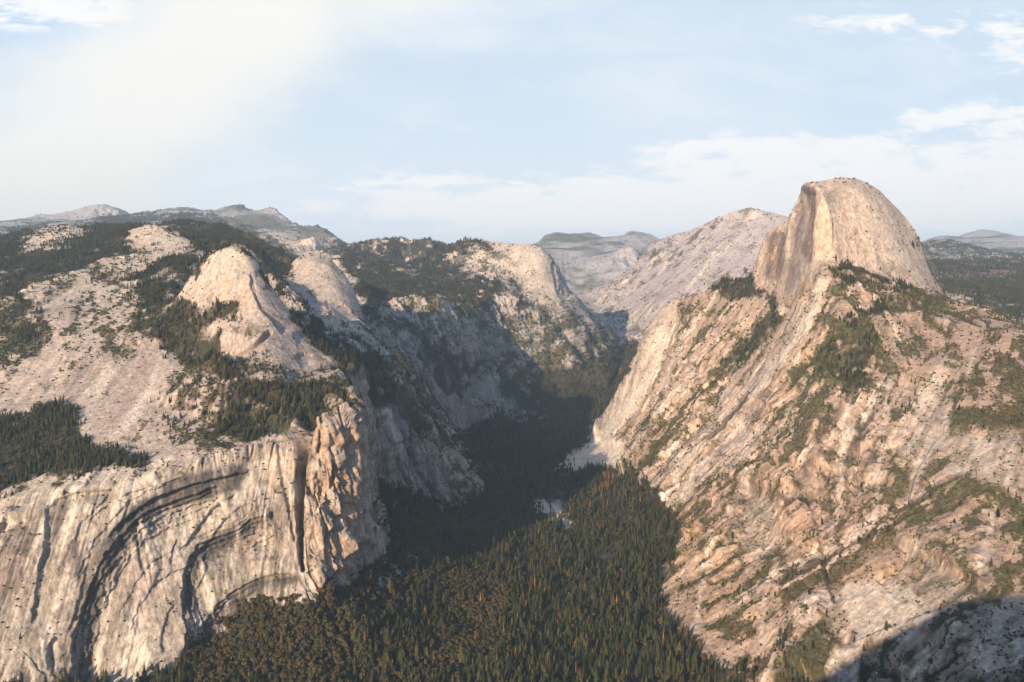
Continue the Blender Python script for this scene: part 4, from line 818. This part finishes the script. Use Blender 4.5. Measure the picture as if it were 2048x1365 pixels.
def wnoise(su, sv, off, det=6, rough=.55, dist=0.):
    cb = N('ShaderNodeCombineXYZ'); LK((U*su).k, cb.inputs[0]); LK((W_*sv).k, cb.inputs[1]); cb.inputs[2].default_value = off
    n = N('ShaderNodeTexNoise', i_Scale=1.0, i_Detail=float(det), i_Roughness=rough, i_Distortion=dist); LK(cb.outputs[0], n.inputs['Vector']); return E(n.outputs[0])
a1 = wnoise(3.2, 4.5, 1.3, 5, .5, .3); a2 = wnoise(17, 58, 3.1, 10, .66, .3); a3 = wnoise(5, 16, 7.7, 9, .6, .5); a4 = wnoise(9, 12, 12.2, 6, .5)
s_ = U*-.609+W_*.794+(a1-.5)*.22+(a4-.5)*.05
smoke = (s_.ss(.30,.44)*(1-s_.ss(.50,.64))).mn(1)
low = U.ss(-.25,-.62)*W_.ss(.22,.02)
smoke = (smoke+low*.9).mn(1)
band = (W_.gauss(.155,.030)*U.ss(.05,.3)*1.0 + W_.gauss(.105,.035)*U.ss(-.45,-.1)*.85 + W_.gauss(.318,.022)*U.ss(.28,.42)*.55 + W_.gauss(.205,.016)*U.ss(.42,.54)*.75 + W_.gauss(.33,.022)*U.ss(-.44,-.5)*.8 + W_.gauss(.19,.03)*U.gauss(-.11,.12)*.3 + W_.gauss(.085,.025)*U.ss(-.3,.0)*.7 + W_.gauss(.27,.05)*U.ss(.45,.65)*.45)
cu = ((a2*.62+a3*.38)+band*.15-.5).ss(.015,.14)*band.ss(.08,.55)
wisp = (a3*.6+a1*.4).ss(.42,.68)
sky = N('ShaderNodeTexSky', sky_type='NISHITA', sun_disc=False, sun_elevation=SUN_EL, sun_rotation=SUN_AZ, altitude=2200, air_density=1.0, dust_density=1.0, ozone_density=1.2)
def mixc(a, b, f):
    n = N('ShaderNodeMix', data_type='RGBA'); LK(f.k, n.inputs[0]); n.clamp_factor = True
    for s0, i in ((a,6),(b,7)):
        if isinstance(s0, tuple): n.inputs[i].default_value = (*s0,1)
        else: LK(s0, n.inputs[i])
    return n.outputs[2]
up = dz.ss(-.1,.0)
k0 = mixc(sky.outputs[0], (2.95,3.4,3.8), U*0+.9)
k1 = mixc(k0, (4.1,4.25,4.35), (W_.ss(.25,.0)*.9+wisp*.5))
k1b = mixc(k1, (2.0,3.0,4.3), (U.ss(-.30,-.5)*W_.ss(.22,.33))*.6)
k2 = mixc(k1b, (4.8,4.65,4.5), cu*.8)
k3 = mixc(k2, mixc((4.35,4.25,4.0), (4.15,3.9,3.55), W_.ss(.2,.03)), smoke*.95)
front_ = dy.ss(.35,.72)
k4 = mixc(mixc(sky.outputs[0], (1.3,2.1,3.5), U*0+.5), k3, front_)  # unseen sky given its own blue to set shadow depth and tint
bg = N('ShaderNodeBackground', i_Strength=.1); LK(k4, bg.inputs[0]); out = N('ShaderNodeOutputWorld'); LK(bg.outputs[0], out.inputs[0])
scene.view_settings.view_transform = 'Standard'; scene.view_settings.look = 'None'; scene.view_settings.gamma = 1; scene.view_settings.exposure = 1.26
scene.render.engine = 'CYCLES'; scene.cycles.max_bounces = 4; scene.cycles.diffuse_bounces = 2; scene.cycles.volume_bounces = 0; scene.cycles.use_denoising = True
print('done', round(time.time()-T0,1))
